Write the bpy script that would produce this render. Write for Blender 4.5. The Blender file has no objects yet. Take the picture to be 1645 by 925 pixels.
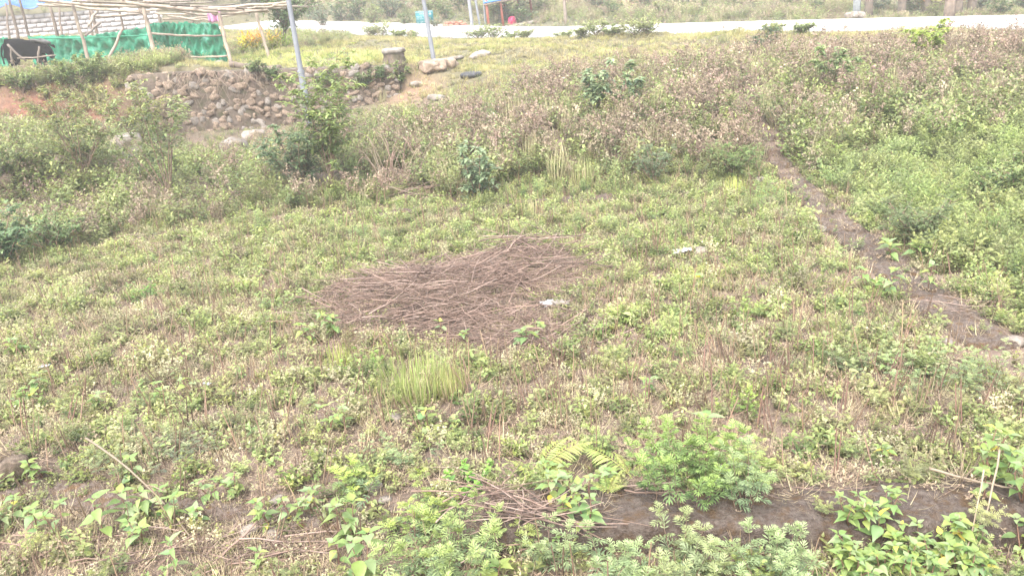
import bpy, math
import numpy as np
from mathutils import Vector, Matrix, Euler

# ------------------------------------------------------------------ camera, sky, sun, exposure
sc = bpy.context.scene
COL = sc.collection
FPX, CAM_H = 1300.0, 2.8
PITCH, ROLL = math.radians(19.5), math.radians(4.5)
FWD = np.array([0, math.cos(PITCH), -math.sin(PITCH)])
_r0 = np.array([1.0, 0, 0]); _u0 = np.array([0, math.sin(PITCH), math.cos(PITCH)])
RGT = math.cos(ROLL) * _r0 - math.sin(ROLL) * _u0
UPV = math.sin(ROLL) * _r0 + math.cos(ROLL) * _u0
CAM = np.array([0, 0, CAM_H])
cam = bpy.data.cameras.new('camera'); cam_o = bpy.data.objects.new('camera', cam); COL.objects.link(cam_o)
m = Matrix.Identity(4)
for i in range(3):
    m[i][0], m[i][1], m[i][2], m[i][3] = RGT[i], UPV[i], -FWD[i], CAM[i]
cam_o.matrix_world = m
cam.sensor_width = 36; cam.lens = 36 * FPX / 1645; cam.clip_start = 0.05; cam.clip_end = 1000
sc.camera = cam_o

SUN_EL, SUN_AZ = math.radians(58), math.radians(205)      # azimuth clockwise from +Y: behind the camera, a little to the left
w = bpy.data.worlds.new('World'); sc.world = w; w.use_nodes = True
wn = w.node_tree.nodes; wl = w.node_tree.links
sky = wn.new('ShaderNodeTexSky'); sky.sky_type = 'NISHITA'; sky.sun_disc = False
sky.sun_elevation = SUN_EL; sky.sun_rotation = SUN_AZ; sky.dust_density = 4.0; sky.air_density = 1.5
hs = wn.new('ShaderNodeHueSaturation'); hs.inputs['Saturation'].default_value = 0.38
wl.new(sky.outputs[0], hs.inputs['Color']); wl.new(hs.outputs[0], wn['Background'].inputs['Color'])
wn['Background'].inputs['Strength'].default_value = 0.15
sl = bpy.data.lights.new('sun', 'SUN'); so = bpy.data.objects.new('sun', sl); COL.objects.link(so)
sl.energy = 1.0; sl.angle = math.radians(45); sl.color = (1.0, 0.985, 0.965)
sd = Vector((math.sin(SUN_AZ) * math.cos(SUN_EL), math.cos(SUN_AZ) * math.cos(SUN_EL), math.sin(SUN_EL)))
so.rotation_euler = sd.to_track_quat('Z', 'Y').to_euler(); so.location = sd * 60
vs = sc.view_settings
vs.view_transform = 'Standard'; vs.look = 'None'; vs.exposure = 2.22; vs.gamma = 1.0; vs.use_curve_mapping = False
sc.cycles.use_denoising = True
sc.cycles.max_bounces = 8; sc.cycles.diffuse_bounces = 4; sc.cycles.volume_bounces = 1; sc.cycles.transmission_bounces = 4; sc.cycles.transparent_max_bounces = 8

# ------------------------------------------------------------------ photograph pixels to places
def ray(px, py): return FWD + RGT * (px - 822.5) / FPX - UPV * (py - 462.5) / FPX
def at(px, py, D):
    d = ray(px, py); return CAM + d * (D / d[1])
def project(P):
    q = np.asarray(P) - CAM; zf = q @ FWD
    return 822.5 + FPX * (q @ RGT) / zf, 462.5 - FPX * (q @ UPV) / zf, zf

# ------------------------------------------------------------------ terrain
class TPS:
    def __init__(s, pts, lam=0.02):
        pts = np.array(pts, float); n = len(pts); s.c = pts[:, :2]
        K = s.k(np.linalg.norm(s.c[:, None] - s.c[None], axis=2)) + lam * np.eye(n)
        Pm = np.c_[np.ones(n), s.c]; A = np.zeros((n + 3, n + 3)); A[:n, :n] = K; A[:n, n:] = Pm; A[n:, :n] = Pm.T
        b = np.zeros(n + 3); b[:n] = pts[:, 2]; s.w = np.linalg.solve(A, b)
    @staticmethod
    def k(r): return np.where(r > 1e-9, r * r * np.log(np.maximum(r, 1e-9)), 0)
    def __call__(s, x, y):
        out = s.w[-3] + s.w[-2] * x + s.w[-1] * y
        for i, (cx, cy) in enumerate(s.c): out = out + s.w[i] * s.k(np.hypot(x - cx, y - cy))
        return out
def ss(a, b, x):
    t = np.clip((x - a) / (b - a), 0, 1); return t * t * (3 - 2 * t)
_nr = np.random.default_rng(5)
_waves = [( _nr.normal(0, 1, 2), _nr.uniform(0, 6.28)) for _ in range(28)]
def noise(x, y, scale, seed=0):
    out = 0; R = np.random.default_rng(seed + 77)
    for i in range(10):
        th = R.uniform(0, 6.28); f = R.uniform(.6, 1.7) / scale; ph = R.uniform(0, 6.28)
        out = out + np.sin((x * math.cos(th) + y * math.sin(th)) * f * 6.28 + ph + 1.3 * np.sin((x * math.sin(th) - y * math.cos(th)) * f * 3.1 + ph))
    return out / 4.0
FIELD = [(x, y, 0.0) for x in (-9, -6, -3, 0, 3, 6) for y in (-3, 2, 4, 7)] + [(x, y, 0.0) for x in (-4, -1, 2, 4) for y in (9.5, 11.5)]
RIGHT = [(7, 9, .12), (9.5, 11, .35), (6.5, 12.5, .35)]
BANK = [tuple(at(900, 200, 14.3)), tuple(at(1100, 190, 14.2)), tuple(at(1300, 160, 14.5)), tuple(at(1500, 130, 15.0)), tuple(at(1640, 150, 14)),
        tuple(at(900, 112, 20)), tuple(at(1100, 85, 20.5)), tuple(at(1400, 75, 19.5)), tuple(at(1640, 62, 19.5)), tuple(at(760, 112, 20)), (20, 14, .9), (30, 12, .8)]
FAR = [tuple(at(800, 20, 42)), tuple(at(1100, 12, 42)), tuple(at(1400, 8, 40)), tuple(at(1600, 8, 40)), tuple(at(560, 15, 48)), tuple(at(300, 8, 45)),
       (0, 60, 6.5), (25, 60, 4.5), (-25, 60, 9), (45, 40, 2), (-45, 45, 6), (0, 80, 11), (40, 80, 10), (-40, 80, 12.5), (60, 60, 7), (-60, 70, 11)]
UPPER = [tuple(at(632, 108, 19.6)), tuple(at(300, 116, 18.9)), tuple(at(100, 128, 18.2)), (-12, 18, 1.95), (-16, 17, 2.0), (-24, 17, 2.2), (-12, 22.5, 1.85), (-9, 23, 1.82),
         (-6.5, 23, 1.78), (-5, 27, 1.75), (-12, 27, 1.95), tuple(at(60, 64, 31)), tuple(at(200, 60, 32)), (-22, 30, 2.9), (-26, 24, 2.3)]
LOWER = [tuple(at(400, 230, 17.7)), tuple(at(300, 240, 17.3)), tuple(at(520, 204, 18.0)), tuple(at(620, 168, 18.9)), tuple(at(150, 262, 14.5)), tuple(at(30, 262, 14)), tuple(at(250, 300, 14)),
         tuple(at(490, 292, 13.4)), (-8, 11.6, .1), (-14, 12, .5), (-20, 12, .8), (-2, 14, .3)]
NEAR_EDGE = [np.array(at(*q)) for q in ((1990, 58, 18.5), (1645, 48, 22), (1400, 50, 24.2), (1100, 55, 27.2), (800, 62, 30.2), (680, 60, 32.5), (530, 54, 36), (430, 50, 40), (330, 46, 45))]
_ue = UPPER + BANK + FAR + FIELD + [tuple(p - np.array([0, .3, .03])) for p in NEAR_EDGE]
U = TPS(_ue); L = TPS(LOWER + BANK + FAR + FIELD + RIGHT + [tuple(p - np.array([0, .3, .03])) for p in NEAR_EDGE])
WALL_R, WALL_M, WALL_L = at(640, 105, 19.5), at(300, 115, 18.7), at(120, 126, 18.1)
def wall_y(x): return np.interp(x, [-30, WALL_L[0], WALL_M[0], WALL_R[0], 10], [15.5, WALL_L[1], WALL_M[1], WALL_R[1], 21.5])
# road centre line with its height: near edge pushed back by half its width
RC = []
for i, p in enumerate(NEAR_EDGE):
    a = NEAR_EDGE[max(i - 1, 0)]; b = NEAR_EDGE[min(i + 1, len(NEAR_EDGE) - 1)]
    t = (b - a)[:2]; t /= np.linalg.norm(t); nrm = np.array([t[1], -t[0]]);  nrm = nrm if nrm[1] > 0 else -nrm
    RC.append((p[0], p[1], p[2], nrm[0], nrm[1]))
RC = np.array(RC); ROAD_W = 4.0; ROAD_BANK = 0.035
def road_info(x, y):
    """signed distance from the near edge (positive on the road) and the road height there"""
    best = np.full(np.shape(x), 1e9); sd_ = np.full(np.shape(x), -1e3); hz = np.zeros(np.shape(x))
    for i in range(len(RC) - 1):
        a, b = RC[i], RC[i + 1]; d = b[:2] - a[:2]; L2 = d @ d
        t = np.clip(((x - a[0]) * d[0] + (y - a[1]) * d[1]) / L2, 0, 1)
        qx = x - (a[0] + t * d[0]); qy = y - (a[1] + t * d[1]); dist = np.hypot(qx, qy)
        s = (qx * a[3] + qy * a[4]); upd = dist < best
        best = np.where(upd, dist, best); sd_ = np.where(upd, np.sign(s) * dist, sd_); hz = np.where(upd, a[2] + t * (b[2] - a[2]), hz)
    return sd_, hz + np.clip(sd_, 0, ROAD_W) * ROAD_BANK
def height(x, y):
    x = np.asarray(x, float); y = np.asarray(y, float)
    soft = 0.16 + 2.6 * ss(WALL_R[0] - .1, WALL_R[0] + 3, x) + 0.5 * ss(-7.9, -8.6, x)
    wy = wall_y(x) + 0.22
    mk = ss(-soft, soft, y - wy)
    z = U(x, y) * mk + L(x, y) * (1 - mk)
    fl = (1 - ss(11.2, 12.4, y + .12 * x * (x < 0))) * (1 - ss(5.2, 7.5, x)) * ss(-9.5, -7.0, x)
    z = z * (1 - fl)
    z = z - 0.10 * (1 - ss(0, .25, y - beam_y(x))) * (1 - ss(5.2, 7.5, x))
    z = z + noise(x, y, 1.6, 1) * .018 + noise(x, y, .5, 2) * .008 + noise(x, y, 6, 3) * .12 * ss(12, 20, y)
    s, hz = road_info(x, y)
    on = ss(-1.2, -.1, s) * (1 - ss(ROAD_W + .1, ROAD_W + 1.6, s))
    return z * (1 - on) + (hz - .07) * on
NEAR_BEAM = [(-6.5, 5.65), (-3.55, 4.86), (-.26, 3.98), (2.7, 3.66), (4.6, 3.5)]
def beam_y(x): return np.interp(x, [p[0] for p in NEAR_BEAM], [p[1] for p in NEAR_BEAM])
RB = [(4.05, 3.3, 0), (3.66, 5.6, 0), (3.74, 7.25, 0), (3.94, 9.57, 0), (4.22, 11.6, .02), (4.25, 12.5, .3), (4.3, 13.4, .55), (4.45, 14.6, .78)]
def walltop(x, y, z):
    z = np.where((np.abs(y - beam_y(x)) < .2) & (x > -.3), np.maximum(z, .068), z)
    return np.where((np.abs(x - np.interp(y, [p[1] for p in RB], [p[0] for p in RB])) < .18) & (y > 5.6) & (y < 11.4), np.maximum(z, .062), z)
def Hs(x, y): return float(height(np.array([x]), np.array([y]))[0])
_tt = np.geomspace(1.5, 80, 900)
def G(px, py):
    """the place on the ground seen at a pixel"""
    d = ray(px, py); P = CAM + _tt[:, None] * d
    below = P[:, 2] < height(P[:, 0], P[:, 1])
    i = int(np.argmax(below)) if below.any() else len(_tt) - 1
    return Vector((P[i][0], P[i][1], float(walltop(np.array([P[i][0]]), np.array([P[i][1]]), Hs(P[i][0], P[i][1]))[0])))

# ------------------------------------------------------------------ materials
def new_mat(name):
    mt = bpy.data.materials.new(name); mt.use_nodes = True
    return mt, mt.node_tree.nodes, mt.node_tree.links, mt.node_tree.nodes['Principled BSDF']
def mixc(nt, blend='MIX'):
    n = nt.nodes.new('ShaderNodeMix'); n.data_type = 'RGBA'; n.blend_type = blend; n.clamp_factor = True
    return n, n.inputs['Factor'], n.inputs[6], n.inputs[7], n.outputs[2]
def noise_mat(name, c1, c2, scale=8, rough=.85, bump=.3, c3=None, detail=6, bscale=None, metal=0.0, lo=.35, hi=.65, var=.18):
    mt, n, l, b = new_mat(name); nt = mt.node_tree
    tc = n.new('ShaderNodeTexCoord'); nz = n.new('ShaderNodeTexNoise'); nz.inputs['Scale'].default_value = scale; nz.inputs['Detail'].default_value = detail
    l.new(tc.outputs['Object'], nz.inputs['Vector'])
    mr = n.new('ShaderNodeMapRange'); mr.inputs[1].default_value = lo; mr.inputs[2].default_value = hi; l.new(nz.outputs[0], mr.inputs[0])
    mx, f, A, B, o = mixc(nt); A.default_value = (*c1, 1); B.default_value = (*c2, 1); l.new(mr.outputs[0], f)
    if c3:
        n3 = n.new('ShaderNodeTexNoise'); n3.inputs['Scale'].default_value = scale * .37; n3.inputs['Detail'].default_value = 5; l.new(tc.outputs['Object'], n3.inputs['Vector'])
        m3 = n.new('ShaderNodeMapRange'); m3.inputs[1].default_value = .5; m3.inputs[2].default_value = .66; l.new(n3.outputs[0], m3.inputs[0])
        mx2, f2, A2, B2, o2 = mixc(nt); l.new(o, A2); B2.default_value = (*c3, 1); l.new(m3.outputs[0], f2); o = o2
    oi = n.new('ShaderNodeObjectInfo'); hv = n.new('ShaderNodeHueSaturation'); l.new(o, hv.inputs['Color'])
    v = n.new('ShaderNodeMapRange'); v.inputs[3].default_value = 1 - var; v.inputs[4].default_value = 1 + var; l.new(oi.outputs['Random'], v.inputs[0]); l.new(v.outputs[0], hv.inputs['Value'])
    l.new(hv.outputs[0], b.inputs['Base Color']); b.inputs['Roughness'].default_value = rough; b.inputs['Metallic'].default_value = metal
    if bump:
        nb = n.new('ShaderNodeTexNoise'); nb.inputs['Scale'].default_value = bscale or scale * 4; nb.inputs['Detail'].default_value = 5; l.new(tc.outputs['Object'], nb.inputs['Vector'])
        bp = n.new('ShaderNodeBump'); bp.inputs['Strength'].default_value = bump; bp.inputs['Distance'].default_value = .02; l.new(nb.outputs[0], bp.inputs['Height']); l.new(bp.outputs[0], b.inputs['Normal'])
    return mt
def foliage_mat(name, inst, transl=.33, rough=.5, dry=(.34, .27, .16)):
    mt, n, l, b = new_mat(name); nt = mt.node_tree
    at_ = n.new('ShaderNodeAttribute'); at_.attribute_name = 'Col'
    oi = n.new('ShaderNodeObjectInfo'); gi = n.new('ShaderNodeNewGeometry')
    col = at_.outputs['Color']
    hv = n.new('ShaderNodeHueSaturation')
    mh = n.new('ShaderNodeMapRange'); mh.inputs[3].default_value = .487; mh.inputs[4].default_value = .522; l.new(oi.outputs['Random'], mh.inputs[0])
    mv = n.new('ShaderNodeMapRange'); mv.inputs[3].default_value = .85; mv.inputs[4].default_value = 1.55; l.new(gi.outputs['Random Per Island'], mv.inputs[0])
    l.new(mh.outputs[0], hv.inputs['Hue']); l.new(mv.outputs[0], hv.inputs['Value']); l.new(col, hv.inputs['Color']); col = hv.outputs[0]
    if inst:
        ti = n.new('ShaderNodeAttribute'); ti.attribute_type = 'INSTANCER'; ti.attribute_name = 'tint'
        sp = n.new('ShaderNodeSeparateXYZ'); l.new(ti.outputs['Vector'], sp.inputs[0])
        mx, f, A, B, o = mixc(nt); l.new(col, A); B.default_value = (*dry, 1); l.new(sp.outputs[0], f)
        h2 = n.new('ShaderNodeHueSaturation'); l.new(o, h2.inputs['Color']); l.new(sp.outputs[1], h2.inputs['Value']); col = h2.outputs[0]
    l.new(col, b.inputs['Base Color']); b.inputs['Roughness'].default_value = rough
    tr = n.new('ShaderNodeBsdfTranslucent'); ms = n.new('ShaderNodeMixShader'); ms.inputs[0].default_value = transl
    h3 = n.new('ShaderNodeHueSaturation'); h3.inputs['Value'].default_value = 1.5; h3.inputs['Saturation'].default_value = 1.1; l.new(col, h3.inputs['Color']); l.new(h3.outputs[0], tr.inputs['Color'])
    l.new(b.outputs[0], ms.inputs[1]); l.new(tr.outputs[0], ms.inputs[2]); l.new(ms.outputs[0], n['Material Output'].inputs['Surface'])
    return mt
def plain_mat(name, c, rough=.6, metal=0.0):
    return noise_mat(name, tuple(v * .85 for v in c), tuple(min(v * 1.12, .95) for v in c), 14, rough, .08, metal=metal)
M = {}
M['leaf'] = foliage_mat('leaf', False); M['leaf_i'] = foliage_mat('leaf_scattered', True); M['dry_i'] = foliage_mat('dry_scattered', True, .12, .8)
M['dry'] = foliage_mat('dry', False, .1, .8)
M['stem'] = noise_mat('stem_bark', (.16, .10, .07), (.24, .17, .12), 30, .8)
M['redstem'] = noise_mat('red_stem', (.15, .07, .055), (.2, .12, .07), 30, .6)
M['twig'] = noise_mat('dead_twig', (.125, .077, .058), (.25, .17, .132), 6, .85, .2)
M['twigdark'] = noise_mat('dark_twig', (.065, .04, .033), (.12, .08, .062), 9, .85, .2)
M['twiglight'] = noise_mat('pale_twig', (.2, .135, .108), (.3, .22, .18), 6, .85, .2)
M['straw'] = noise_mat('straw_stalk', (.18, .135, .092), (.26, .2, .142), 12, .7)
M['bamboo'] = noise_mat('weathered_bamboo', (.24, .185, .14), (.35, .285, .225), 7, .75, .3, c3=(.17, .13, .1))
M['darkwood'] = noise_mat('dark_wood', (.09, .07, .055), (.16, .12, .09), 6, .85)
M['greywood'] = noise_mat('grey_wood', (.14, .11, .088), (.2, .16, .13), 6, .85)
M['stone'] = noise_mat('wall_stone', (.17, .12, .085), (.33, .245, .185), 11, .9, .8, c3=(.11, .08, .05))
M['rock'] = noise_mat('grey_rock', (.14, .115, .095), (.26, .225, .195), 9, .9, .8, c3=(.12, .10, .05))
M['clod'] = noise_mat('rooty_earth', (.09, .06, .042), (.2, .15, .105), 40, .95, 1.0, c3=(.07, .05, .03))
M['palerock'] = noise_mat('pale_rock', (.17, .143, .122), (.29, .255, .225), 12, .9, .8, c3=(.15, .12, .09))
M['mortar'] = noise_mat('earth_mortar', (.075, .055, .041), (.15, .112, .084), 14, .95, 1.0, c3=(.07, .062, .033))
M['beam'] = noise_mat('mossy_concrete', (.06, .038, .027), (.125, .097, .08), 34, .92, 1.0, c3=(.088, .05, .023), bscale=90)
M['concrete'] = noise_mat('old_concrete', (.18, .155, .13), (.30, .27, .24), 9, .9, .6, c3=(.11, .085, .06))
M['block'] = noise_mat('pale_block', (.36, .33, .325), (.46, .43, .42), 9, .9, .3)
M['blockmortar'] = noise_mat('block_mortar', (.2, .165, .15), (.27, .22, .2), 12, .95, .3)
M['steel'] = noise_mat('galvanised_steel', (.16, .168, .19), (.2, .208, .23), 4, .5, .05, metal=.0, var=0)
M['whitepole'] = plain_mat('white_painted_steel', (.36, .38, .40), .5)
M['teal'] = plain_mat('teal_board', (.012, .115, .13), .5)
M['white'] = plain_mat('white_paint', (.5, .52, .52), .5)
M['plastic'] = noise_mat('white_plastic', (.36, .36, .36), (.46, .46, .46), 20, .4, .3)
M['blue'] = plain_mat('blue_roof_sheet', (.06, .18, .46), .45)
M['tarp'] = plain_mat('blue_tarpaulin', (.02, .08, .32), .5)
M['redpaint'] = noise_mat('red_brown_post', (.30, .075, .05), (.42, .13, .09), 6, .6, .1)
M['pink'] = plain_mat('magenta_plastic', (.62, .03, .13), .4)
M['pinkcloth'] = plain_mat('pink_cloth', (.42, .2, .33), .9)
M['brick'] = noise_mat('red_brick', (.26, .10, .065), (.33, .16, .11), 8, .9, .4)
M['hide'] = noise_mat('black_hide', (.003, .003, .004), (.008, .0075, .008), 6, .95, .3)
M['hide'].node_tree.nodes['Principled BSDF'].inputs['Specular IOR Level'].default_value = .08
M['horn'] = noise_mat('grey_horn', (.05, .047, .045), (.1, .095, .09), 8, .6)
M['rubber'] = noise_mat('black_rubber', (.02, .02, .022), (.06, .06, .065), 8, .6)
M['road'] = noise_mat('pale_concrete_road', (.60, .56, .53), (.72, .68, .65), .8, .85, .1, c3=(.54, .49, .45))
def net_mat():
    mt, n, l, b = new_mat('green_shade_net'); nt = mt.node_tree
    tc = n.new('ShaderNodeTexCoord'); nz = n.new('ShaderNodeTexNoise'); nz.inputs['Scale'].default_value = 2.2; nz.inputs['Detail'].default_value = 6
    mp = n.new('ShaderNodeMapping'); mp.inputs['Scale'].default_value = (1, 1, .5); l.new(tc.outputs['Object'], mp.inputs[0]); l.new(mp.outputs[0], nz.inputs['Vector'])
    r = n.new('ShaderNodeValToRGB'); e = r.color_ramp.elements
    e[0].position = .3; e[0].color = (.02, .20, .11, 1); e[1].position = .62; e[1].color = (.035, .33, .19, 1)
    e2 = e.new(.74); e2.color = (.22, .5, .42, 1); l.new(nz.outputs[0], r.inputs[0]); l.new(r.outputs[0], b.inputs['Base Color']); b.inputs['Roughness'].default_value = .6
    tr = n.new('ShaderNodeBsdfTranslucent'); l.new(r.outputs[0], tr.inputs[0]); tp = n.new('ShaderNodeBsdfTransparent')
    m1 = n.new('ShaderNodeMixShader'); m1.inputs[0].default_value = .3; l.new(b.outputs[0], m1.inputs[1]); l.new(tr.outputs[0], m1.inputs[2])
    m2 = n.new('ShaderNodeMixShader'); m2.inputs[0].default_value = .2; l.new(m1.outputs[0], m2.inputs[1]); l.new(tp.outputs[0], m2.inputs[2])
    l.new(m2.outputs[0], n['Material Output'].inputs['Surface']); return mt
M['net'] = net_mat()
def ground_mat():
    mt, n, l, b = new_mat('earth_ground'); nt = mt.node_tree
    ga = n.new('ShaderNodeAttribute'); ga.attribute_name = 'Col'
    geo = n.new('ShaderNodeNewGeometry')
    n1 = n.new('ShaderNodeTexNoise'); n1.inputs['Scale'].default_value = 9; n1.inputs['Detail'].default_value = 8; n1.inputs['Roughness'].default_value = .7; l.new(geo.outputs['Position'], n1.inputs['Vector'])
    n2 = n.new('ShaderNodeTexNoise'); n2.inputs['Scale'].default_value = 60; n2.inputs['Detail'].default_value = 5; l.new(geo.outputs['Position'], n2.inputs['Vector'])
    mr = n.new('ShaderNodeMapRange'); mr.inputs[1].default_value = .3; mr.inputs[2].default_value = .7; mr.inputs[3].default_value = .62; mr.inputs[4].default_value = 1.35; l.new(n1.outputs[0], mr.inputs[0])
    m2 = n.new('ShaderNodeMapRange'); m2.inputs[1].default_value = .56; m2.inputs[2].default_value = .66; m2.inputs[4].default_value = .6; l.new(n2.outputs[0], m2.inputs[0])
    hv = n.new('ShaderNodeHueSaturation'); l.new(ga.outputs['Color'], hv.inputs['Color']); l.new(mr.outputs[0], hv.inputs['Value'])
    mx, f, A, B, o = mixc(nt); l.new(hv.outputs[0], A); B.default_value = (.22, .168, .125, 1); l.new(m2.outputs[0], f)
    l.new(o, b.inputs['Base Color']); b.inputs['Roughness'].default_value = .95
    bp = n.new('ShaderNodeBump'); bp.inputs['Strength'].default_value = .7; bp.inputs['Distance'].default_value = .04; l.new(n1.outputs[0], bp.inputs['Height']); l.new(bp.outputs[0], b.inputs['Normal'])
    return mt
M['ground'] = ground_mat()

# ------------------------------------------------------------------ mesh building
class Geo:
    def __init__(s): s.v, s.f, s.c, s.n = [], [], [], 0
    def add(s, v, f, c=(.5, .5, .5)):
        v = np.asarray(v, float).reshape(-1, 3); f = np.asarray(f, int).reshape(-1, 3)
        c = np.asarray(c, float)
        if c.ndim == 1: c = np.tile(c, (len(v), 1))
        s.v.append(v); s.f.append(f + s.n); s.c.append(c); s.n += len(v); return s
    def mesh(s, name, smooth=False):
        v = np.concatenate(s.v); f = np.concatenate(s.f); c = np.concatenate(s.c)
        me = bpy.data.meshes.new(name)
        me.vertices.add(len(v)); me.vertices.foreach_set('co', v.astype(np.float32).ravel())
        me.loops.add(len(f) * 3); me.loops.foreach_set('vertex_index', f.astype(np.int32).ravel())
        me.polygons.add(len(f)); me.polygons.foreach_set('loop_start', np.arange(0, len(f) * 3, 3, dtype=np.int32))
        if smooth: me.polygons.foreach_set('use_smooth', np.ones(len(f), bool))
        a = me.color_attributes.new('Col', 'FLOAT_COLOR', 'POINT'); a.data.foreach_set('color', np.c_[c, np.ones(len(c))].astype(np.float32).ravel())
        me.update(calc_edges=True); me.validate(); return me
def nrmv(a): a = np.asarray(a, float); return a / np.maximum(np.linalg.norm(a, axis=-1, keepdims=True), 1e-9)
def tube(g, pts, rad, sides=4, col=(.2, .13, .09), caps=True):
    pts = np.asarray(pts, float); k = len(pts); rad = np.broadcast_to(np.asarray(rad, float), (k,))
    t = nrmv(np.gradient(pts, axis=0)); ref = np.array([0.31, .17, .93]) if abs(t[0][2]) < .9 else np.array([1., .2, 0])
    a = nrmv(np.cross(t, ref)); b = np.cross(t, a)
    th = np.arange(sides) * 2 * math.pi / sides
    v = pts[:, None] + rad[:, None, None] * (np.cos(th)[None, :, None] * a[:, None] + np.sin(th)[None, :, None] * b[:, None])
    f = []
    for i in range(k - 1):
        for j in range(sides):
            p, q, r_, s_ = i * sides + j, i * sides + (j + 1) % sides, (i + 1) * sides + (j + 1) % sides, (i + 1) * sides + j
            f += [(p, q, r_), (p, r_, s_)]
    if caps:
        for j in range(1, sides - 1): f += [(0, j + 1, j), ((k - 1) * sides, (k - 1) * sides + j, (k - 1) * sides + j + 1)]
    g.add(v.reshape(-1, 3), f, col)
def box(g, c, s, col=(.5, .5, .5), R=None):
    v = np.array([(x, y, z) for x in (-.5, .5) for y in (-.5, .5) for z in (-.5, .5)]) * np.asarray(s)
    if R is not None: v = v @ np.asarray(R).T
    f = [(0, 1, 3), (0, 3, 2), (4, 6, 7), (4, 7, 5), (0, 4, 5), (0, 5, 1), (2, 3, 7), (2, 7, 6), (0, 2, 6), (0, 6, 4), (1, 5, 7), (1, 7, 3)]
    g.add(v + np.asarray(c), f, col)
# leaf templates: rows of (along, across, lift), triangles
def tpl_rows(rows, curve=.25, fold=.10):
    v = [(0, 0, 0)]; f = []; prev = None
    for (u, wd) in rows:
        b = len(v); v += [(u, -wd, fold * wd * 2 - curve * u * u), (u, 0, -curve * u * u), (u, wd, fold * wd * 2 - curve * u * u)]
        if prev is None: f += [(0, b + 1, b), (0, b + 2, b + 1)]
        else: f += [(prev, prev + 1, b + 1), (prev, b + 1, b), (prev + 1, prev + 2, b + 2), (prev + 1, b + 2, b + 1)]
        prev = b
    b = len(v); v.append((1, 0, -curve)); f += [(prev, prev + 1, b), (prev + 1, prev + 2, b)]
    return np.array(v, float), np.array(f)
T_DIA = (np.array([(0, 0, 0), (.45, -.5, .06), (1, 0, -.12), (.45, .5, .06)]), np.array([(0, 2, 1), (0, 3, 2)]))
T_OV = tpl_rows([(.28, .46), (.6, .4)], .28)
T_BIG = tpl_rows([(.08, .26), (.2, .47), (.38, .5), (.58, .36), (.78, .16)], .32, .12)
T_LAN = tpl_rows([(.3, .5), (.7, .34)], .3, .08)
def _pin():
    V, Fc = [], []
    def lobe(o, ang, ln, wd, z0):
        b = len(V); d = np.array([math.cos(ang), math.sin(ang)]); n_ = np.array([-d[1], d[0]])
        for a, s_ in ((0, 0), (.55, -.5), (1, 0), (.55, .5)):
            q = np.array(o) + d * ln * a + n_ * wd * s_; V.append((q[0], q[1], z0 - .22 * q[0] ** 2 + (.05 if s_ else 0)))
        Fc.extend([(b, b + 2, b + 1), (b, b + 3, b + 2)])
    lobe((.45, 0), 0, .55, .15, 0); lobe((0, 0), 0, .6, .07, 0)
    for t, a, ln in ((.12, 1.15, .3), (.3, .95, .5), (.48, .75, .5), (.66, .55, .36)):
        lobe((t, 0), a, ln, .10, 0); lobe((t, 0), -a, ln, .10, 0)
    return np.array(V, float), np.array(Fc)
T_PIN = _pin()
T_BLADE = (np.array([(0, -.5, 0), (0, .5, 0), (.4, -.4, 0), (.4, .4, 0), (.75, -.25, -.1), (.75, .25, -.1), (1, 0, -.32)]), np.array([(0, 1, 3), (0, 3, 2), (2, 3, 5), (2, 5, 4), (4, 5, 6)]))
def leaves(g, tpl, org, d, up, ln, wd, col):
    org = np.asarray(org, float).reshape(-1, 3); N = len(org); d = nrmv(d); up = np.broadcast_to(np.asarray(up, float), d.shape)
    sd_ = np.cross(d, up); bad = np.linalg.norm(sd_, axis=1) < 1e-3; sd_[bad] = (1, 0, 0); sd_ = nrmv(sd_); nm = np.cross(sd_, d)
    tv, tf = tpl; ln = np.broadcast_to(np.asarray(ln, float), (N,)); wd = np.broadcast_to(np.asarray(wd, float), (N,))
    v = org[:, None] + d[:, None] * (tv[:, 0][None, :, None] * ln[:, None, None]) + sd_[:, None] * (tv[:, 1][None, :, None] * wd[:, None, None]) + nm[:, None] * (tv[:, 2][None, :, None] * ln[:, None, None])
    f = tf[None] + (np.arange(N) * len(tv))[:, None, None]
    col = np.asarray(col, float); col = np.tile(col, (N, 1)) if col.ndim == 1 else col
    g.add(v.reshape(-1, 3), f.reshape(-1, 3), np.repeat(col, len(tv), axis=0))
def lerp(a, b, t): return np.asarray(a)[None] * (1 - t[:, None]) + np.asarray(b)[None] * t[:, None]

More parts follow.
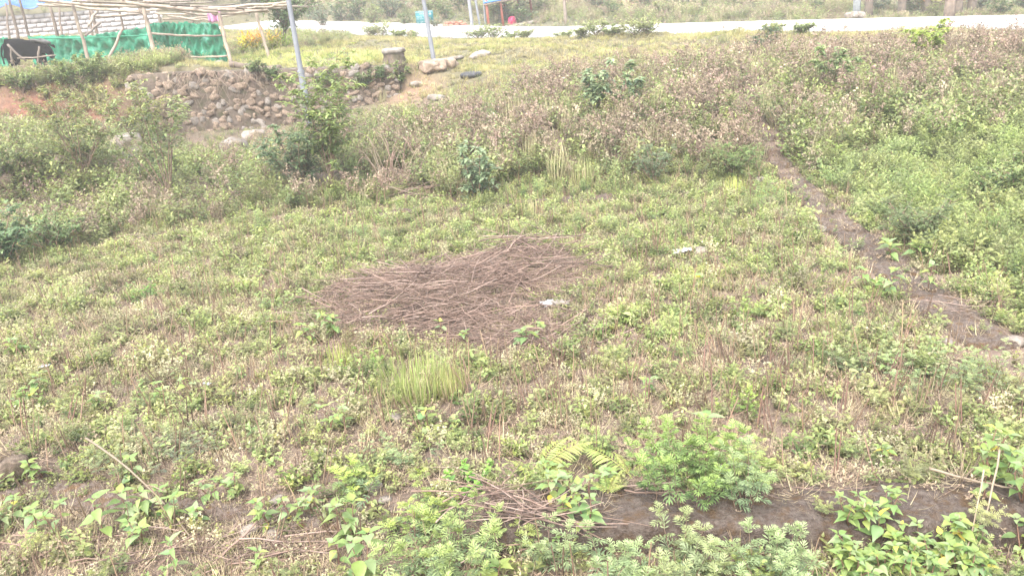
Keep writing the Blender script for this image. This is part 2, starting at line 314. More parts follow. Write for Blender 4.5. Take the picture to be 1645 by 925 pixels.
def clump(rng, n_stem=8, h=.15, spread=.5, base=.02, per=8, ll=.025, lw=.5, tpl=T_OV, c0=(.1, .15, .04), c1=(.2, .24, .06), cs=(.17, .11, .07), sr=.0012, pitch=(.1, .8), start=.2, top=0, taper=.35, sides=3, g_stem=None, hv=.35, gap=0.0):
    """upright stems with leaves spiralling up them; foliage and stems can go to different meshes"""
    g = Geo(); gs = g_stem if g_stem is not None else g
    for i in range(n_stem):
        az = rng.uniform(0, 6.283); out = spread * math.sqrt(rng.uniform(0, 1)); H = h * (1 - hv * rng.uniform(0, 1)) * (1 - .25 * out)
        b = np.array([math.cos(az), math.sin(az), 0]) * base * rng.uniform(0, 1)
        e = np.array([math.cos(az) * out * H, math.sin(az) * out * H, H]); k = 5
        t = np.linspace(0, 1, k)[:, None]; bend = rng.normal(0, .06 * H, 3)
        pts = b + e * t + (e * np.array([1, 1, 0])) * .3 * t * (t - 1) + bend * (t * (1 - t)) * 2; pts[:, 2] = np.maximum(pts[:, 2], -.005)
        tube(gs, pts, np.linspace(sr, sr * .4, k), sides, np.asarray(cs) * rng.uniform(.8, 1.2), False)
        n = max(2, int(per * rng.uniform(.75, 1.25)))
        u = np.linspace(start, 1, n) ** .9 + rng.normal(0, .02, n); u = np.clip(u, 0, 1)
        if gap: u = u[rng.uniform(0, 1, n) > gap]; n = len(u)
        if n == 0: continue
        P = np.stack([np.interp(u, np.linspace(0, 1, k), pts[:, j]) for j in range(3)], 1)
        a = np.arange(n) * 2.4 + rng.uniform(0, 6.28) + rng.normal(0, .25, n)
        pt = rng.uniform(pitch[0], pitch[1], n) + .7 * np.clip((u - .85) / .15, 0, 1)
        d = np.stack([np.cos(a) * np.cos(pt), np.sin(a) * np.cos(pt), np.sin(pt)], 1)
        sz = ll * (1 - taper * u ** 2) * rng.uniform(.7, 1.2, n)
        cc = lerp(c0, c1, np.clip(u ** 1.6 + rng.normal(0, .12, n), 0, 1)) * rng.uniform(.85, 1.15, (n, 1))
        leaves(g, tpl, P, d, (0, 0, 1), sz, sz * lw, cc)
        if top:
            a = rng.uniform(0, 6.28, top); pt = rng.uniform(.3, 1.3, top)
            d = np.stack([np.cos(a) * np.cos(pt), np.sin(a) * np.cos(pt), np.sin(pt)], 1)
            leaves(g, tpl, np.tile(pts[-1], (top, 1)), d, (0, 0, 1), ll * .6, ll * .6 * lw, np.asarray(c1) * 1.1)
    return g
def grass(rng, n=30, h=.2, spread=.6, wd=.004, c0=(.13, .18, .05), c1=(.24, .28, .07), base=.04):
    g = Geo(); az = rng.uniform(0, 6.28, n); o = spread * np.sqrt(rng.uniform(0, 1, n)); H = h * rng.uniform(.5, 1, n)
    d = np.stack([np.cos(az) * o, np.sin(az) * o, np.ones(n)], 1); P = np.stack([np.cos(az), np.sin(az), np.zeros(n)], 1) * (base * np.sqrt(rng.uniform(0, 1, n)))[:, None]
    sdv = np.stack([np.cos(az), np.sin(az), np.zeros(n) + .01], 1)
    leaves(g, T_BLADE, P, d, sdv, H, wd, lerp(c0, c1, rng.uniform(0, 1, n))); return g
def dryweed(rng, n_stem=4, h=.7, spread=.35, bits=40, bl=.035, c_bit=(.27, .18, .135), c_st=(.2, .135, .1), green=6, c_g=(.15, .19, .07), gl=.06, sr=.003):
    g = Geo()
    for i in range(n_stem):
        az = rng.uniform(0, 6.28); o = spread * rng.uniform(.1, 1); H = h * rng.uniform(.6, 1)
        b = np.array([math.cos(az), math.sin(az), 0]) * rng.uniform(0, .06)
        k = 5; t = np.linspace(0, 1, k)[:, None]; e = np.array([math.cos(az) * o * H, math.sin(az) * o * H, H])
        pts = b + e * t + rng.normal(0, .05 * H, 3) * t * (1 - t) * 2
        tube(g, pts, np.linspace(sr, sr * .5, k), 3, np.asarray(c_st) * rng.uniform(.8, 1.2), False)
        for j in range(5):
            u = rng.uniform(.35, .95); p = np.array([np.interp(u, t[:, 0], pts[:, q]) for q in range(3)])
            a = rng.uniform(0, 6.28); ln = H * rng.uniform(.12, .3) * (1.2 - u * .5); q = p + np.array([math.cos(a) * .7, math.sin(a) * .7, .75]) * ln
            tube(g, [p, (p + q) / 2 + (0, 0, .01), q], [sr * .6, sr * .45, sr * .3], 3, np.asarray(c_st) * rng.uniform(.8, 1.3), False)
            n = max(1, bits // 5); uu = rng.uniform(.3, 1.05, n)[:, None]; P = p + (q - p) * uu + rng.normal(0, .012, (n, 3))
            leaves(g, T_DIA, P, rng.normal(0, 1, (n, 3)) + (0, 0, .3), rng.normal(0, 1, (n, 3)), bl * rng.uniform(.5, 1.2, n), bl * .5 * rng.uniform(.6, 1.1, n), np.asarray(c_bit) * rng.uniform(.65, 1.35, (n, 1)))
        if green:
            n = green; u = rng.uniform(.08, .75, n); P = np.stack([np.interp(u, t[:, 0], pts[:, q]) for q in range(3)], 1); a = rng.uniform(0, 6.28, n)
            leaves(g, T_OV, P, np.stack([np.cos(a), np.sin(a), rng.uniform(-.2, .6, n)], 1), (0, 0, 1), gl * rng.uniform(.5, 1.1, n), gl * .5, np.asarray(c_g) * rng.uniform(.7, 1.3, (n, 1)))
    return g
def woody(rng, H=1.4, R=.6, n_main=5, n_sec=8, n_leaf=14, ll=.08, lw=.45, tpl=T_OV, c0=(.05, .09, .035), c1=(.17, .21, .06), sr=.012, low=.25, trunk=0.0, lean=(0, 0), sub=2, pit=(-.4, .7)):
    """a shrub or tree: limbs (one mesh) and a crown of leaves on twigs (another)"""
    gs, g = Geo(), Geo()
    root = np.array([0., 0, 0]); fork = np.array([lean[0] * trunk, lean[1] * trunk, trunk])
    if trunk:
        t = np.linspace(0, 1, 5)[:, None]; tube(gs, root + (fork - root) * t + rng.normal(0, .02 * trunk, 3) * t * (1 - t), np.linspace(sr * 1.5, sr * 1.05, 5), 7, (.2, .15, .11))
    for i in range(n_main):
        az = i * 6.283 / n_main + rng.uniform(-.5, .5); rr = R * rng.uniform(.35, 1); hh = (H - trunk) * rng.uniform(.65, 1) * (1 - .35 * (rr / R) ** 2)
        e = fork + np.array([math.cos(az) * rr + lean[0] * H * .4, math.sin(az) * rr + lean[1] * H * .4, hh]); k = 6; t = np.linspace(0, 1, k)[:, None]
        pts = fork + (e - fork) * t + np.array([math.cos(az), math.sin(az), -.4]) * (-.25 * rr) * (t * (1 - t)) + rng.normal(0, .07 * H, 3) * t * (1 - t)
        tube(gs, pts, np.linspace(sr, sr * .3, k), 5, (.2, .15, .11), False)
        for j in range(n_sec):
            u = low + (1 - low) * (j + rng.uniform(0, 1)) / n_sec; p = np.array([np.interp(u, t[:, 0], pts[:, q]) for q in range(3)])
            a = rng.uniform(0, 6.28); ln = R * rng.uniform(.3, .65) * (1.15 - .6 * u)
            q = p + np.array([math.cos(a), math.sin(a), rng.uniform(.1, 1)]) * ln
            tube(gs, [p, (p + q) / 2 + (0, 0, .05 * ln), q], [sr * .4, sr * .28, sr * .16], 3, (.2, .16, .1), False)
            for s_ in range(sub):
                q2 = q if s_ == 0 else p + (q - p) * rng.uniform(.3, .8) + rng.normal(0, .3 * ln, 3)
                n = n_leaf; uu = rng.uniform(.15, 1.0, n); P = p + (q2 - p) * uu[:, None] + rng.normal(0, .03 * ln, (n, 3)); a = rng.uniform(0, 6.28, n); pt = rng.uniform(pit[0], pit[1], n)
                d = np.stack([np.cos(a) * np.cos(pt), np.sin(a) * np.cos(pt), np.sin(pt)], 1)
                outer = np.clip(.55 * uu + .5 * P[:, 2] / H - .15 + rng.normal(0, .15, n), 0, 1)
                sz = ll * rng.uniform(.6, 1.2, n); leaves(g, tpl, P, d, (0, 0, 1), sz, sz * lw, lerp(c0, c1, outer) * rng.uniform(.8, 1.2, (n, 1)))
    return gs, g
def rockmesh(rng, s=(1, 1, 1), sub=2, rough=.22, col=(.4, .35, .3), sq=.7):
    import bmesh
    bm = bmesh.new(); bmesh.ops.create_icosphere(bm, subdivisions=sub, radius=.5)
    ph = rng.uniform(0, 6.28, 9); k = rng.normal(0, 3.2, (3, 3))
    for v in bm.verts:
        c = np.array(v.co); d = sum(math.sin(float(k[i] @ c) + ph[i]) for i in range(3)) / 3; d2 = sum(math.sin(float(k[i] @ c[[1, 2, 0]]) * 2.6 + ph[3 + i]) for i in range(3)) / 3
        q = np.sign(c) * np.abs(c * 2) ** sq * .5; c = q * (1 + rough * d + rough * .45 * d2)
        v.co = c * np.asarray(s)
    g = Geo(); bmesh.ops.triangulate(bm, faces=bm.faces[:]); bm.verts.ensure_lookup_table()
    g.add([v.co[:] for v in bm.verts], [[v.index for v in f.verts] for f in bm.faces], col); bm.free(); return g

# ------------------------------------------------------------------ scene objects
def put(name, me, mat, parent=None, loc=None, rot=None, scale=None):
    if isinstance(me, Geo): me = me.mesh(name)
    o = bpy.data.objects.new(name, me); COL.objects.link(o)
    if mat is not None and not me.materials: me.materials.append(M[mat] if isinstance(mat, str) else mat)
    if parent is not None: o.parent = parent
    if loc is not None: o.location = loc
    if rot is not None: o.rotation_euler = rot
    if scale is not None: o.scale = (scale,) * 3 if np.isscalar(scale) else scale
    return o
def tag(o, label=None, cat=None, group=None, kind=None):
    if label: o['label'] = label
    if cat: o['category'] = cat
    if group: o['group'] = group
    if kind: o['kind'] = kind
    return o
def thing(name, label, cat, loc=(0, 0, 0), rz=0, group=None, scale=1.0):
    o = bpy.data.objects.new(name, None); COL.objects.link(o); o.empty_display_size = .1
    o.location = loc; o.rotation_euler = (0, 0, rz); o.scale = (scale,) * 3
    return tag(o, label, cat, group)
RNG = np.random.default_rng

# ------------------------------------------------------------------ ground sheet
def axis(segs):
    out = [segs[0][0]]
    for a, b, st in segs:
        n = max(1, int(round((b - a) / st))); out += list(a + (b - a) * np.arange(1, n + 1) / n)
    return np.array(out)
gx = axis([(-72, -24, 2), (-24, -13, .5), (-13, 10, .14), (10, 24, .5), (24, 72, 2)])
gy = axis([(-18, -2, 4), (-2, 2.5, .4), (2.5, 20.5, .14), (20.5, 36, .4), (36, 60, 1.2), (60, 90, 3)])
XX, YY = np.meshgrid(gx, gy); X, Y = XX.ravel(), YY.ravel(); Z = height(X, np.minimum(Y, 110)) + np.maximum(Y - 110, 0) * .2
nx, ny = len(gx), len(gy); ii = (np.arange(ny - 1)[:, None] * nx + np.arange(nx - 1)[None]).ravel()
quads = np.concatenate([np.stack([ii, ii + 1, ii + nx + 1], 1), np.stack([ii, ii + nx + 1, ii + nx], 1)])
PX, PY, ZF = project(np.stack([X, Y, Z], 1))
DIRT, RED, VERGE, PALE, HILL = (.135, .096, .075), (.15, .062, .038), (.105, .094, .048), (.23, .165, .125), (.075, .076, .036)
gc = np.tile(np.array(DIRT), (len(X), 1)) * (1 + .18 * noise(X, Y, 2.2, 9))[:, None]
def blend(c, mk): 
    global gc
    gc = gc * (1 - mk[:, None]) + np.asarray(c)[None] * mk[:, None]
blend(VERGE, ss(17.2, 19.5, Y) * (1 - ss(33, 36, Y) * 0))
_s, _ = road_info(X, Y)
blend(HILL, ss(ROAD_W + .5, ROAD_W + 4, _s))
def gauss(cx, cy, rx, ry): return np.exp(-(((X - cx) / rx) ** 2 + ((Y - cy) / ry) ** 2))
q = at(20, 165, 16.6); blend(RED, np.clip(gauss(q[0], q[1], 1.5, 2.0) * 2.2, 0, 1))
q = at(60, 240, 14.5); blend((.15, .085, .055), np.clip(gauss(q[0], q[1], 1.3, 1.0) * .9, 0, 1))
q = at(100, 72, 29); blend(PALE, np.clip(gauss(q[0], q[1], 4.0, 2.5) * 1.4, 0, 1))
q = at(660, 130, 19); blend((.19, .115, .075), np.clip(gauss(q[0], q[1], .6, .8) * 1.2, 0, 1))
for q, rx, ry in ((at(1010, 10, 45), 3, 5), (at(650, 8, 52), 4, 4), (at(215, 2, 60), 4, 6)): blend((.24, .15, .085), np.clip(gauss(q[0], q[1], rx, ry), 0, 1))
q = at(560, 68, 30); blend((.16, .10, .06), np.clip(gauss(q[0], q[1], 2.2, .8), 0, 1))
gg = Geo(); gg.add(np.stack([X, Y, Z], 1), quads, np.clip(gc, .02, .8)); ground = put('ground', gg.mesh('ground', True), 'ground'); tag(ground, 'brown earth of the overgrown plot and hillside', kind='structure')

# road strip with a thickness, cast in bays
g = Geo(); P0 = np.array([(r_[0], r_[1], r_[2]) for r_ in RC]); P1 = np.array([(r_[0] + r_[3] * ROAD_W, r_[1] + r_[4] * ROAD_W, r_[2] + ROAD_W * ROAD_BANK) for r_ in RC])
def dens(P, n=12):
    t = np.linspace(0, len(P) - 1, (len(P) - 1) * n + 1); return np.stack([np.interp(t, np.arange(len(P)), P[:, j]) for j in range(3)], 1)
A, B = dens(P0), dens(P1); A[:, :2] += np.stack([noise(A[:, 0], A[:, 1], 1.5, 30), noise(A[:, 0], A[:, 1], 1.5, 31)], 1) * .05
k = len(A); v = np.concatenate([A, B, A - (0, 0, .2), B - (0, 0, .2)]); f = []
for i in range(k - 1):
    f += [(i, i + 1, k + i + 1), (i, k + i + 1, k + i), (2 * k + i, i, i + 1), (2 * k + i, i + 1, 2 * k + i + 1), (k + i, 3 * k + i, 3 * k + i + 1), (k + i, 3 * k + i + 1, k + i + 1)]
g.add(v, f); tag(put('road', g, 'road'), 'pale concrete road crossing behind the field', kind='structure')

# ------------------------------------------------------------------ scattered growth (kind stuff)
PROTO = {}
def protos(key, metas):
    """a collection of plant meshes kept outside the scene; the scatter draws them"""
    c = bpy.data.collections.new('plants_' + key)
    for i, (g, mat) in enumerate(metas):
        me = g.mesh(f'{key}_{i:02d}'); me.materials.append(M[mat]); o = bpy.data.objects.new(f'{key}_{i:02d}', me); c.objects.link(o)
    PROTO[key] = (c, len(metas)); return c
def scatter(name, key, P, scl, idx, dry, val, label, tilt=.18, seed=1):
    rng = RNG(seed); n = len(P); me = bpy.data.meshes.new(name); me.vertices.add(n); me.vertices.foreach_set('co', P.astype(np.float32).ravel())
    def attr(nm, tp, arr, fld='value'):
        a = me.attributes.new(nm, tp, 'POINT'); a.data.foreach_set(fld, np.ascontiguousarray(arr).ravel())
    attr('rot', 'FLOAT_VECTOR', np.stack([rng.normal(0, tilt, n), rng.normal(0, tilt, n), rng.uniform(0, 6.28, n)], 1).astype(np.float32), 'vector')
    attr('scl', 'FLOAT', scl.astype(np.float32)); attr('idx', 'INT', idx.astype(np.int32))
    attr('tint', 'FLOAT_VECTOR', np.stack([dry, val, np.zeros(n)], 1).astype(np.float32), 'vector')
    o = put(name, me, None); ng = bpy.data.node_groups.new('scatter_' + name, 'GeometryNodeTree')
    ng.interface.new_socket('Geometry', in_out='INPUT', socket_type='NodeSocketGeometry'); ng.interface.new_socket('Geometry', in_out='OUTPUT', socket_type='NodeSocketGeometry')
    N, Lk = ng.nodes, ng.links; gi, go = N.new('NodeGroupInput'), N.new('NodeGroupOutput')
    ci = N.new('GeometryNodeCollectionInfo'); ci.inputs[0].default_value = PROTO[key][0]; ci.inputs['Separate Children'].default_value = True; ci.inputs['Reset Children'].default_value = True
    io = N.new('GeometryNodeInstanceOnPoints'); io.inputs['Pick Instance'].default_value = True
    def named(nm, dt):
        q = N.new('GeometryNodeInputNamedAttribute'); q.data_type = dt; q.inputs[0].default_value = nm; return q.outputs[0]
    Lk.new(gi.outputs[0], io.inputs['Points']); Lk.new(ci.outputs[0], io.inputs['Instance']); Lk.new(named('idx', 'INT'), io.inputs['Instance Index'])
    Lk.new(named('rot', 'FLOAT_VECTOR'), io.inputs['Rotation']); Lk.new(named('scl', 'FLOAT'), io.inputs['Scale']); Lk.new(io.outputs[0], go.inputs[0])
    md = o.modifiers.new('scatter', 'NODES'); md.node_group = ng
    return tag(o, label, kind='stuff')
def sample(rng, n, x0, x1, y0, y1, near_bias=0.0):
    return rng.uniform(x0, x1, n), y0 + (y1 - y0) * rng.uniform(0, 1, n) ** (1 + near_bias)
def inview(x, y, mx=1.2, my=90):
    z = walltop(x, y, height(x, y)); px, py, zf = project(np.stack([x, y, z], 1)); mg = 60 + FPX * mx / np.maximum(zf, 1)
    return z, px, py, zf, (zf > .5) & (px > -mg) & (px < 1645 + mg) & (py > -mg) & (py < 925 + mg)
def ell(px, py, cx, cy, rx, ry, rot=0):
    c, s = math.cos(rot), math.sin(rot); a = (px - cx) * c + (py - cy) * s; b = -(px - cx) * s + (py - cy) * c
    return np.exp(-((a / rx) ** 2 + (b / ry) ** 2))
RB = [(4.05, 3.3, 0), (3.66, 5.6, 0), (3.74, 7.25, 0), (3.94, 9.57, 0), (4.22, 11.6, .02), (4.25, 12.5, .3), (4.3, 13.4, .55), (4.45, 14.6, .78)]
def on_beams(x, y, wd=.25):
    m1 = (np.abs(y - beam_y(x) + .02) < wd * .78) & (x > -.55 + .3 * noise(x, y, .5, 66))
    bx = np.interp(y, [p[1] for p in RB], [p[0] for p in RB]); m2 = (np.abs(x - bx) < wd * (1 - .45 * ss(10, 13, y))) & (y < 14.8) & (y > 3)
    return m1 | m2
PILE = [(688, 480, 222, 50, -.09), (845, 432, 100, 28, .02), (780, 532, 150, 36, .08)]
def pile_mask(px, py): return np.clip(sum(ell(px, py, *e) for e in PILE), 0, 1)
YG, GG, MG, MT = (.19, .215, .065), (.11, .16, .055), (.15, .19, .09), (.27, .30, .10)
CR, ST, BR, PK, DK = (.36, .33, .21), (.28, .225, .145), (.13, .09, .065), (.215, .155, .12), (.045, .085, .03)
r = RNG(11)
protos('cover', [(clump(r, 7, .13, .9, .03, 6, .042, .55, T_OV, GG, YG), 'leaf_i'), (clump(r, 8, .10, 1.2, .04, 6, .034, .6, T_OV, (.15, .18, .055), (.25, .27, .085)), 'leaf_i'),
    (clump(r, 6, .16, .8, .03, 8, .06, .85, T_PIN, MG, MT), 'leaf_i'), (clump(r, 8, .14, .8, .03, 8, .026, .5, T_DIA, (.2, .19, .09), CR, cs=ST, top=6), 'dry_i'),
    (clump(r, 4, .18, .6, .02, 6, .06, .5, T_OV, GG, (.22, .25, .08)), 'leaf_i'), (grass(r, 26, .17, .9, .006, (.16, .19, .06), (.28, .28, .09)), 'leaf_i'),
    (clump(r, 8, .07, 1.7, .05, 6, .045, .65, T_OV, (.13, .17, .055), (.21, .24, .07)), 'leaf_i'), (grass(r, 16, .2, 1.3, .005, BR, ST), 'dry_i'),
    (clump(r, 7, .13, 1.1, .05, 6, .03, .45, T_DIA, BR, (.24, .18, .125), cs=BR, top=4), 'dry_i'), (clump(r, 5, .14, 1.0, .05, 7, .032, .4, T_LAN, (.17, .18, .08), (.33, .32, .17), cs=(.2, .14, .09)), 'leaf_i')])
protos('litter', [(grass(r, 16, .14, 5, .0035, BR, ST, .1), 'dry_i'), (grass(r, 12, .22, 7, .003, (.15, .105, .08), PK, .08), 'dry_i'), (clump(r, 6, .05, 3, .08, 5, .03, .5, T_DIA, BR, (.2, .145, .1), cs=BR), 'dry_i'), (grass(r, 14, .12, 2.2, .004, (.2, .18, .09), ST, .08), 'dry_i'), (clump(r, 4, .08, 2, .08, 5, .02, .5, T_DIA, BR, PK, cs=BR), 'dry_i')])
protos('leafyw', [(clump(r, 2, .24, .4, .02, 9, .075, .62, T_BIG, (.14, .2, .065), (.23, .27, .095), cs=(.15, .075, .06), sr=.003, pitch=(-.2, .5)), 'leaf_i'), (clump(r, 3, .2, .6, .03, 8, .06, .6, T_BIG, (.15, .2, .07), (.26, .28, .1), cs=(.15, .075, .06), sr=.0028, pitch=(-.2, .5)), 'leaf_i'), (clump(r, 1, .28, .25, .02, 11, .07, .55, T_BIG, (.13, .19, .06), (.24, .28, .1), cs=(.16, .09, .06), sr=.003, pitch=(-.1, .6)), 'leaf_i'), (clump(r, 4, .16, .8, .04, 7, .055, .62, T_BIG, (.16, .21, .07), (.24, .28, .09), cs=(.16, .09, .06), sr=.0025), 'leaf_i')])
def stalks(rng, n=2, h=.3, c=(.15, .085, .065)):
    g = Geo()
    for i in range(n):
        a = rng.uniform(0, 6.28); e = np.array([math.cos(a) * .2, math.sin(a) * .2, 1]) * h * rng.uniform(.6, 1); t = np.linspace(0, 1, 4)[:, None]
        p = rng.normal(0, .03, 3) * (1, 1, 0); tube(g, p + e * t + rng.normal(0, .02, 3) * t * (1 - t), np.linspace(.0046, .0024, 4), 4, np.asarray(c) * rng.uniform(.55, 1.1), False)
        if rng.uniform() < .5: q = p + e * .6; tube(g, [q, q + (rng.normal(0, .04), rng.normal(0, .04), .06)], [.0018, .001], 3, c, False)
    return g
protos('stalk', [(stalks(r, 1), 'dry_i'), (stalks(r, 2), 'dry_i'), (stalks(r, 3, .22), 'dry_i'), (stalks(r, 1, .42, (.2, .12, .08)), 'dry_i')])
protos('mug', [(clump(r, 9, .42, .55, .08, 15, .075, .8, T_PIN, (.12, .165, .08), MT, cs=(.2, .2, .12), sr=.002), 'leaf_i'), (clump(r, 12, .36, .7, .1, 13, .07, .8, T_PIN, MG, (.25, .29, .12), cs=(.2, .2, .12), sr=.002), 'leaf_i'),
    (clump(r, 8, .5, .45, .07, 15, .08, .75, T_PIN, (.10, .15, .07), (.23, .27, .09), cs=(.18, .17, .1), sr=.002), 'leaf_i'), (clump(r, 7, .38, .6, .06, 10, .07, .6, T_OV, GG, (.2, .24, .07), sr=.002), 'leaf_i')])
protos('weed', [(dryweed(r, 4, .55, .4, 34, .045, (.19, .143, .108)), 'dry_i'), (dryweed(r, 5, .62, .4, 36, .045, (.18, .128, .1)), 'dry_i'), (dryweed(r, 4, .5, .6, 26, .05, (.27, .22, .155), c_st=(.22, .17, .12), green=4), 'dry_i'), (dryweed(r, 3, .7, .3, 34, .04, (.2, .14, .112), green=12), 'dry_i'),
    (dryweed(r, 4, .5, .6, 10, .045, PK, green=28, c_g=(.17, .2, .075), gl=.08), 'leaf_i'), (clump(r, 8, .45, .7, .1, 11, .085, .5, T_OV, GG, (.21, .24, .08), gap=.15, sr=.0025), 'leaf_i'), (clump(r, 9, .48, .6, .1, 12, .095, .85, T_PIN, (.12, .16, .075), (.24, .27, .11), sr=.0025), 'leaf_i'),
    (grass(r, 40, .5, .6, .01, (.17, .155, .08), (.29, .25, .145), .08), 'dry_i')])
protos('turf', [(grass(r, 26, .09, .8, .008, (.19, .21, .06), (.32, .31, .1), .1), 'leaf_i'), (grass(r, 20, .12, .8, .008, (.25, .24, .08), (.38, .33, .15), .1), 'dry_i'), (clump(r, 7, .09, 1.2, .06, 5, .04, .6, T_OV, GG, YG), 'leaf_i')])

# low cover over the plot
r = RNG(21); x, y = sample(r, 150000, -9, 8, 2.6, 13.5, .1); z, px, py, zf, ok = inview(x, y)
dryn = noise(x, y, 1.5, 40) * .28 + noise(x, y, .45, 41) * .2 + .30
dryn += .28 * ell(px, py, 1250, 700, 260, 90) + .3 * ell(px, py, 230, 570, 240, 90) - .28 * ell(px, py, 900, 370, 500, 50) - .15 * ell(px, py, 1250, 460, 250, 80) + .25 * ell(px, py, 760, 720, 300, 60) + .2 * ell(px, py, 300, 870, 450, 70)
dryn = np.clip(dryn, 0, 1); pm = pile_mask(px, py)
keep = 1.0 - .55 * ss(.55, .95, dryn) - .97 * ss(.3, .7, pm)
keep *= 1 - .85 * ss(.0, .55, noise(x, y, .5, 43)) - .45 * ell(px, py, 350, 890, 460, 75) - .35 * ell(px, py, 880, 880, 180, 60)
keep *= np.clip(zf / 5.5, .55, 1.15)
bar = on_beams(x, y); keep = np.where(bar, keep * .07, keep)
ok &= (r.uniform(0, 1, len(x)) < keep * (.30 + .14 * ss(6.5, 10.5, y))) & (y < 12.8 + .3 * noise(x, y, 2, 5))
x, y, z, dryn, px, py, zf = [a[ok] for a in (x, y, z, dryn, px, py, zf)]; n = len(x)
u = r.uniform(0, 1, n); wet = np.array([0, 1, 2, 4, 6, 9]); dryk = np.array([3, 8, 7, 9, 3])
idx = np.where(u < .15 + .6 * dryn, dryk[r.integers(0, 5, n)], wet[r.integers(0, 6, n)])
patch = noise(x, y, .7, 44); idx = np.where((patch > .75) & (u > .5), 2, idx); idx = np.where((patch < -.8) & (u > .4), 1, idx)
scatter('low_weeds', 'cover', np.stack([x, y, z], 1), r.uniform(.4, 1.1, n) * np.clip(.95 + .35 * noise(x, y, .6, 46), .5, 1.5), idx, np.clip(dryn * .55 - .08 + r.normal(0, .12, n), 0, .8), np.clip(.92 + .22 * noise(x, y, .9, 45) + r.normal(0, .12, n), .55, 1.4),
        'low mixed green and cream weeds covering the plot', .22, 1)
NCOV = n
# leafy red stemmed weeds among the low cover
r = RNG(28); x, y = sample(r, 7000, -8, 7, 2.8, 12.5); z, px, py, zf, ok = inview(x, y)
d = .07 + .16 * ell(px, py, 230, 640, 260, 110) + .12 * ell(px, py, 500, 720, 260, 50) + .08 * ell(px, py, 1300, 560, 300, 120) + .10 * ss(.5, 1.0, noise(x, y, .9, 47)); ok &= (r.uniform(0, 1, len(x)) < d) & (pile_mask(px, py) < .35) & ~on_beams(x, y); x, y, z = x[ok], y[ok], z[ok]; n = len(x)
scatter('leafy_weeds', 'leafyw', np.stack([x, y, z], 1), r.uniform(.5, 1.0, n), r.integers(0, 4, n), np.clip(r.normal(.1, .15, n), 0, .6), np.clip(r.normal(1, .12, n), .7, 1.3), 'small leafy weeds with reddish stems dotted over the plot', .15, 8)
# dead litter
r = RNG(22); x, y = sample(r, 80000, -9, 8, 2.6, 13.5); z, px, py, zf, ok = inview(x, y)
d = .45 + .5 * ell(px, py, 300, 880, 450, 75) + .5 * ell(px, py, 880, 880, 200, 60) + .3 * noise(x, y, 1, 50); d = np.where(on_beams(x, y), .07, d)
ok &= r.uniform(0, 1, len(x)) < d; x, y, z = x[ok], y[ok], z[ok]; n = len(x)
scatter('leaf_litter', 'litter', np.stack([x, y, z + .004], 1), r.uniform(.5, 1.3, n), r.integers(0, 5, n), r.uniform(0, .4, n), r.uniform(.8, 1.5, n), 'dead grass and stem litter lying on the soil', .1, 2)
# dead upright stalks
r = RNG(23); x, y = sample(r, 8500, -8, 6, 2.8, 12.5); z, px, py, zf, ok = inview(x, y)
d = .25 + .6 * ell(px, py, 1150, 600, 450, 130) + .3 * ell(px, py, 300, 650, 350, 120); ok &= (r.uniform(0, 1, len(x)) < d) & (pile_mask(px, py) < .3) & ~on_beams(x, y); x, y, z = x[ok], y[ok], z[ok]; n = len(x)
scatter('dead_stalks', 'stalk', np.stack([x, y, z], 1), r.uniform(.6, 1.25, n), r.integers(0, 4, n), r.uniform(0, .4, n), r.uniform(.7, 1.3, n), 'thin dead brown stalks standing in the weeds', .12, 3)
# feathery green growth right of the foundation, and in clumps along the back of the plot
r = RNG(24); x, y = sample(r, 16000, -9, 13, 3.0, 15.5); z, px, py, zf, ok = inview(x, y)
bx = np.interp(y, [p[1] for p in RB], [p[0] for p in RB]); rightz = ss(.35, .55, x - bx) * (1 - ss(11.0, 14, y + .5 * noise(x, y, 2, 61)))
back = ell(px, py, 620, 325, 230, 26) + .9 * ell(px, py, 900, 300, 200, 30) + .7 * ell(px, py, 1180, 300, 120, 30) + .8 * ell(px, py, 1450, 590, 150, 40) + .3 * ell(px, py, 820, 380, 450, 30) + .5 * ell(px, py, 1250, 330, 60, 30) + .22 * ell(px, py, 190, 720, 140, 35)
d = np.clip(rightz * (.75 + .3 * noise(x, y, 1.1, 62)) + back * .5, 0, 1); ok &= (r.uniform(0, 1, len(x)) < d) & ~on_beams(x, y, .34); x, y, z, px, py, rz_ = [a[ok] for a in (x, y, z, px, py, rightz)]; n = len(x)
sc_ = r.uniform(.55, 1.1, n) * np.where(rz_ > .4, 1.0, .62); v = noise(x, y, 1.3, 63)
scatter('feathery_weeds', 'mug', np.stack([x, y, z], 1), sc_, np.where(v > .5, 3, r.integers(0, 3, n)), np.clip(.1 + .15 * noise(x, y, .9, 64), 0, .5), np.clip(1 + .2 * noise(x, y, .8, 65) + r.normal(0, .1, n), .65, 1.4), 'dense feathery green weeds right of the foundation wall', .15, 4)
# tall dry weeds on the bank
r = RNG(25); x, y = sample(r, 26000, -15, 18, 10.5, 21); z, px, py, zf, ok = inview(x, y)
edge = 12.0 - .13 * np.clip(x, -8, 0) * 0 + .35 * noise(x, y, 2, 70) - 1.4 * ss(-3.5, -7, x) - 2.6 * ss(-7, -10, x)
d = ss(edge - .2, edge + .5, y) * (1 - ss(17.5, 19.8, y + .6 * noise(x, y, 3, 71) - .7 * ss(4, 10, x)))
d *= 1 - .35 * ell(px, py, 700, 120, 90, 50); d *= np.where((y > wall_y(x) - .25) & (x < WALL_R[0] + .2), .0, 1)
d *= 1 - np.clip(1.6 * ell(px, py, 25, 166, 55, 30), 0, 1)
SHR = [(512, 298, 100, 30), (275, 318, 75, 24), (768, 318, 34, 14), (215, 262, 34, 22), (385, 245, 22, 12), (115, 290, 60, 18), (625, 298, 34, 12)]
d *= 1 - .9 * np.clip(sum(ell(px, py, *e) for e in SHR), 0, 1)
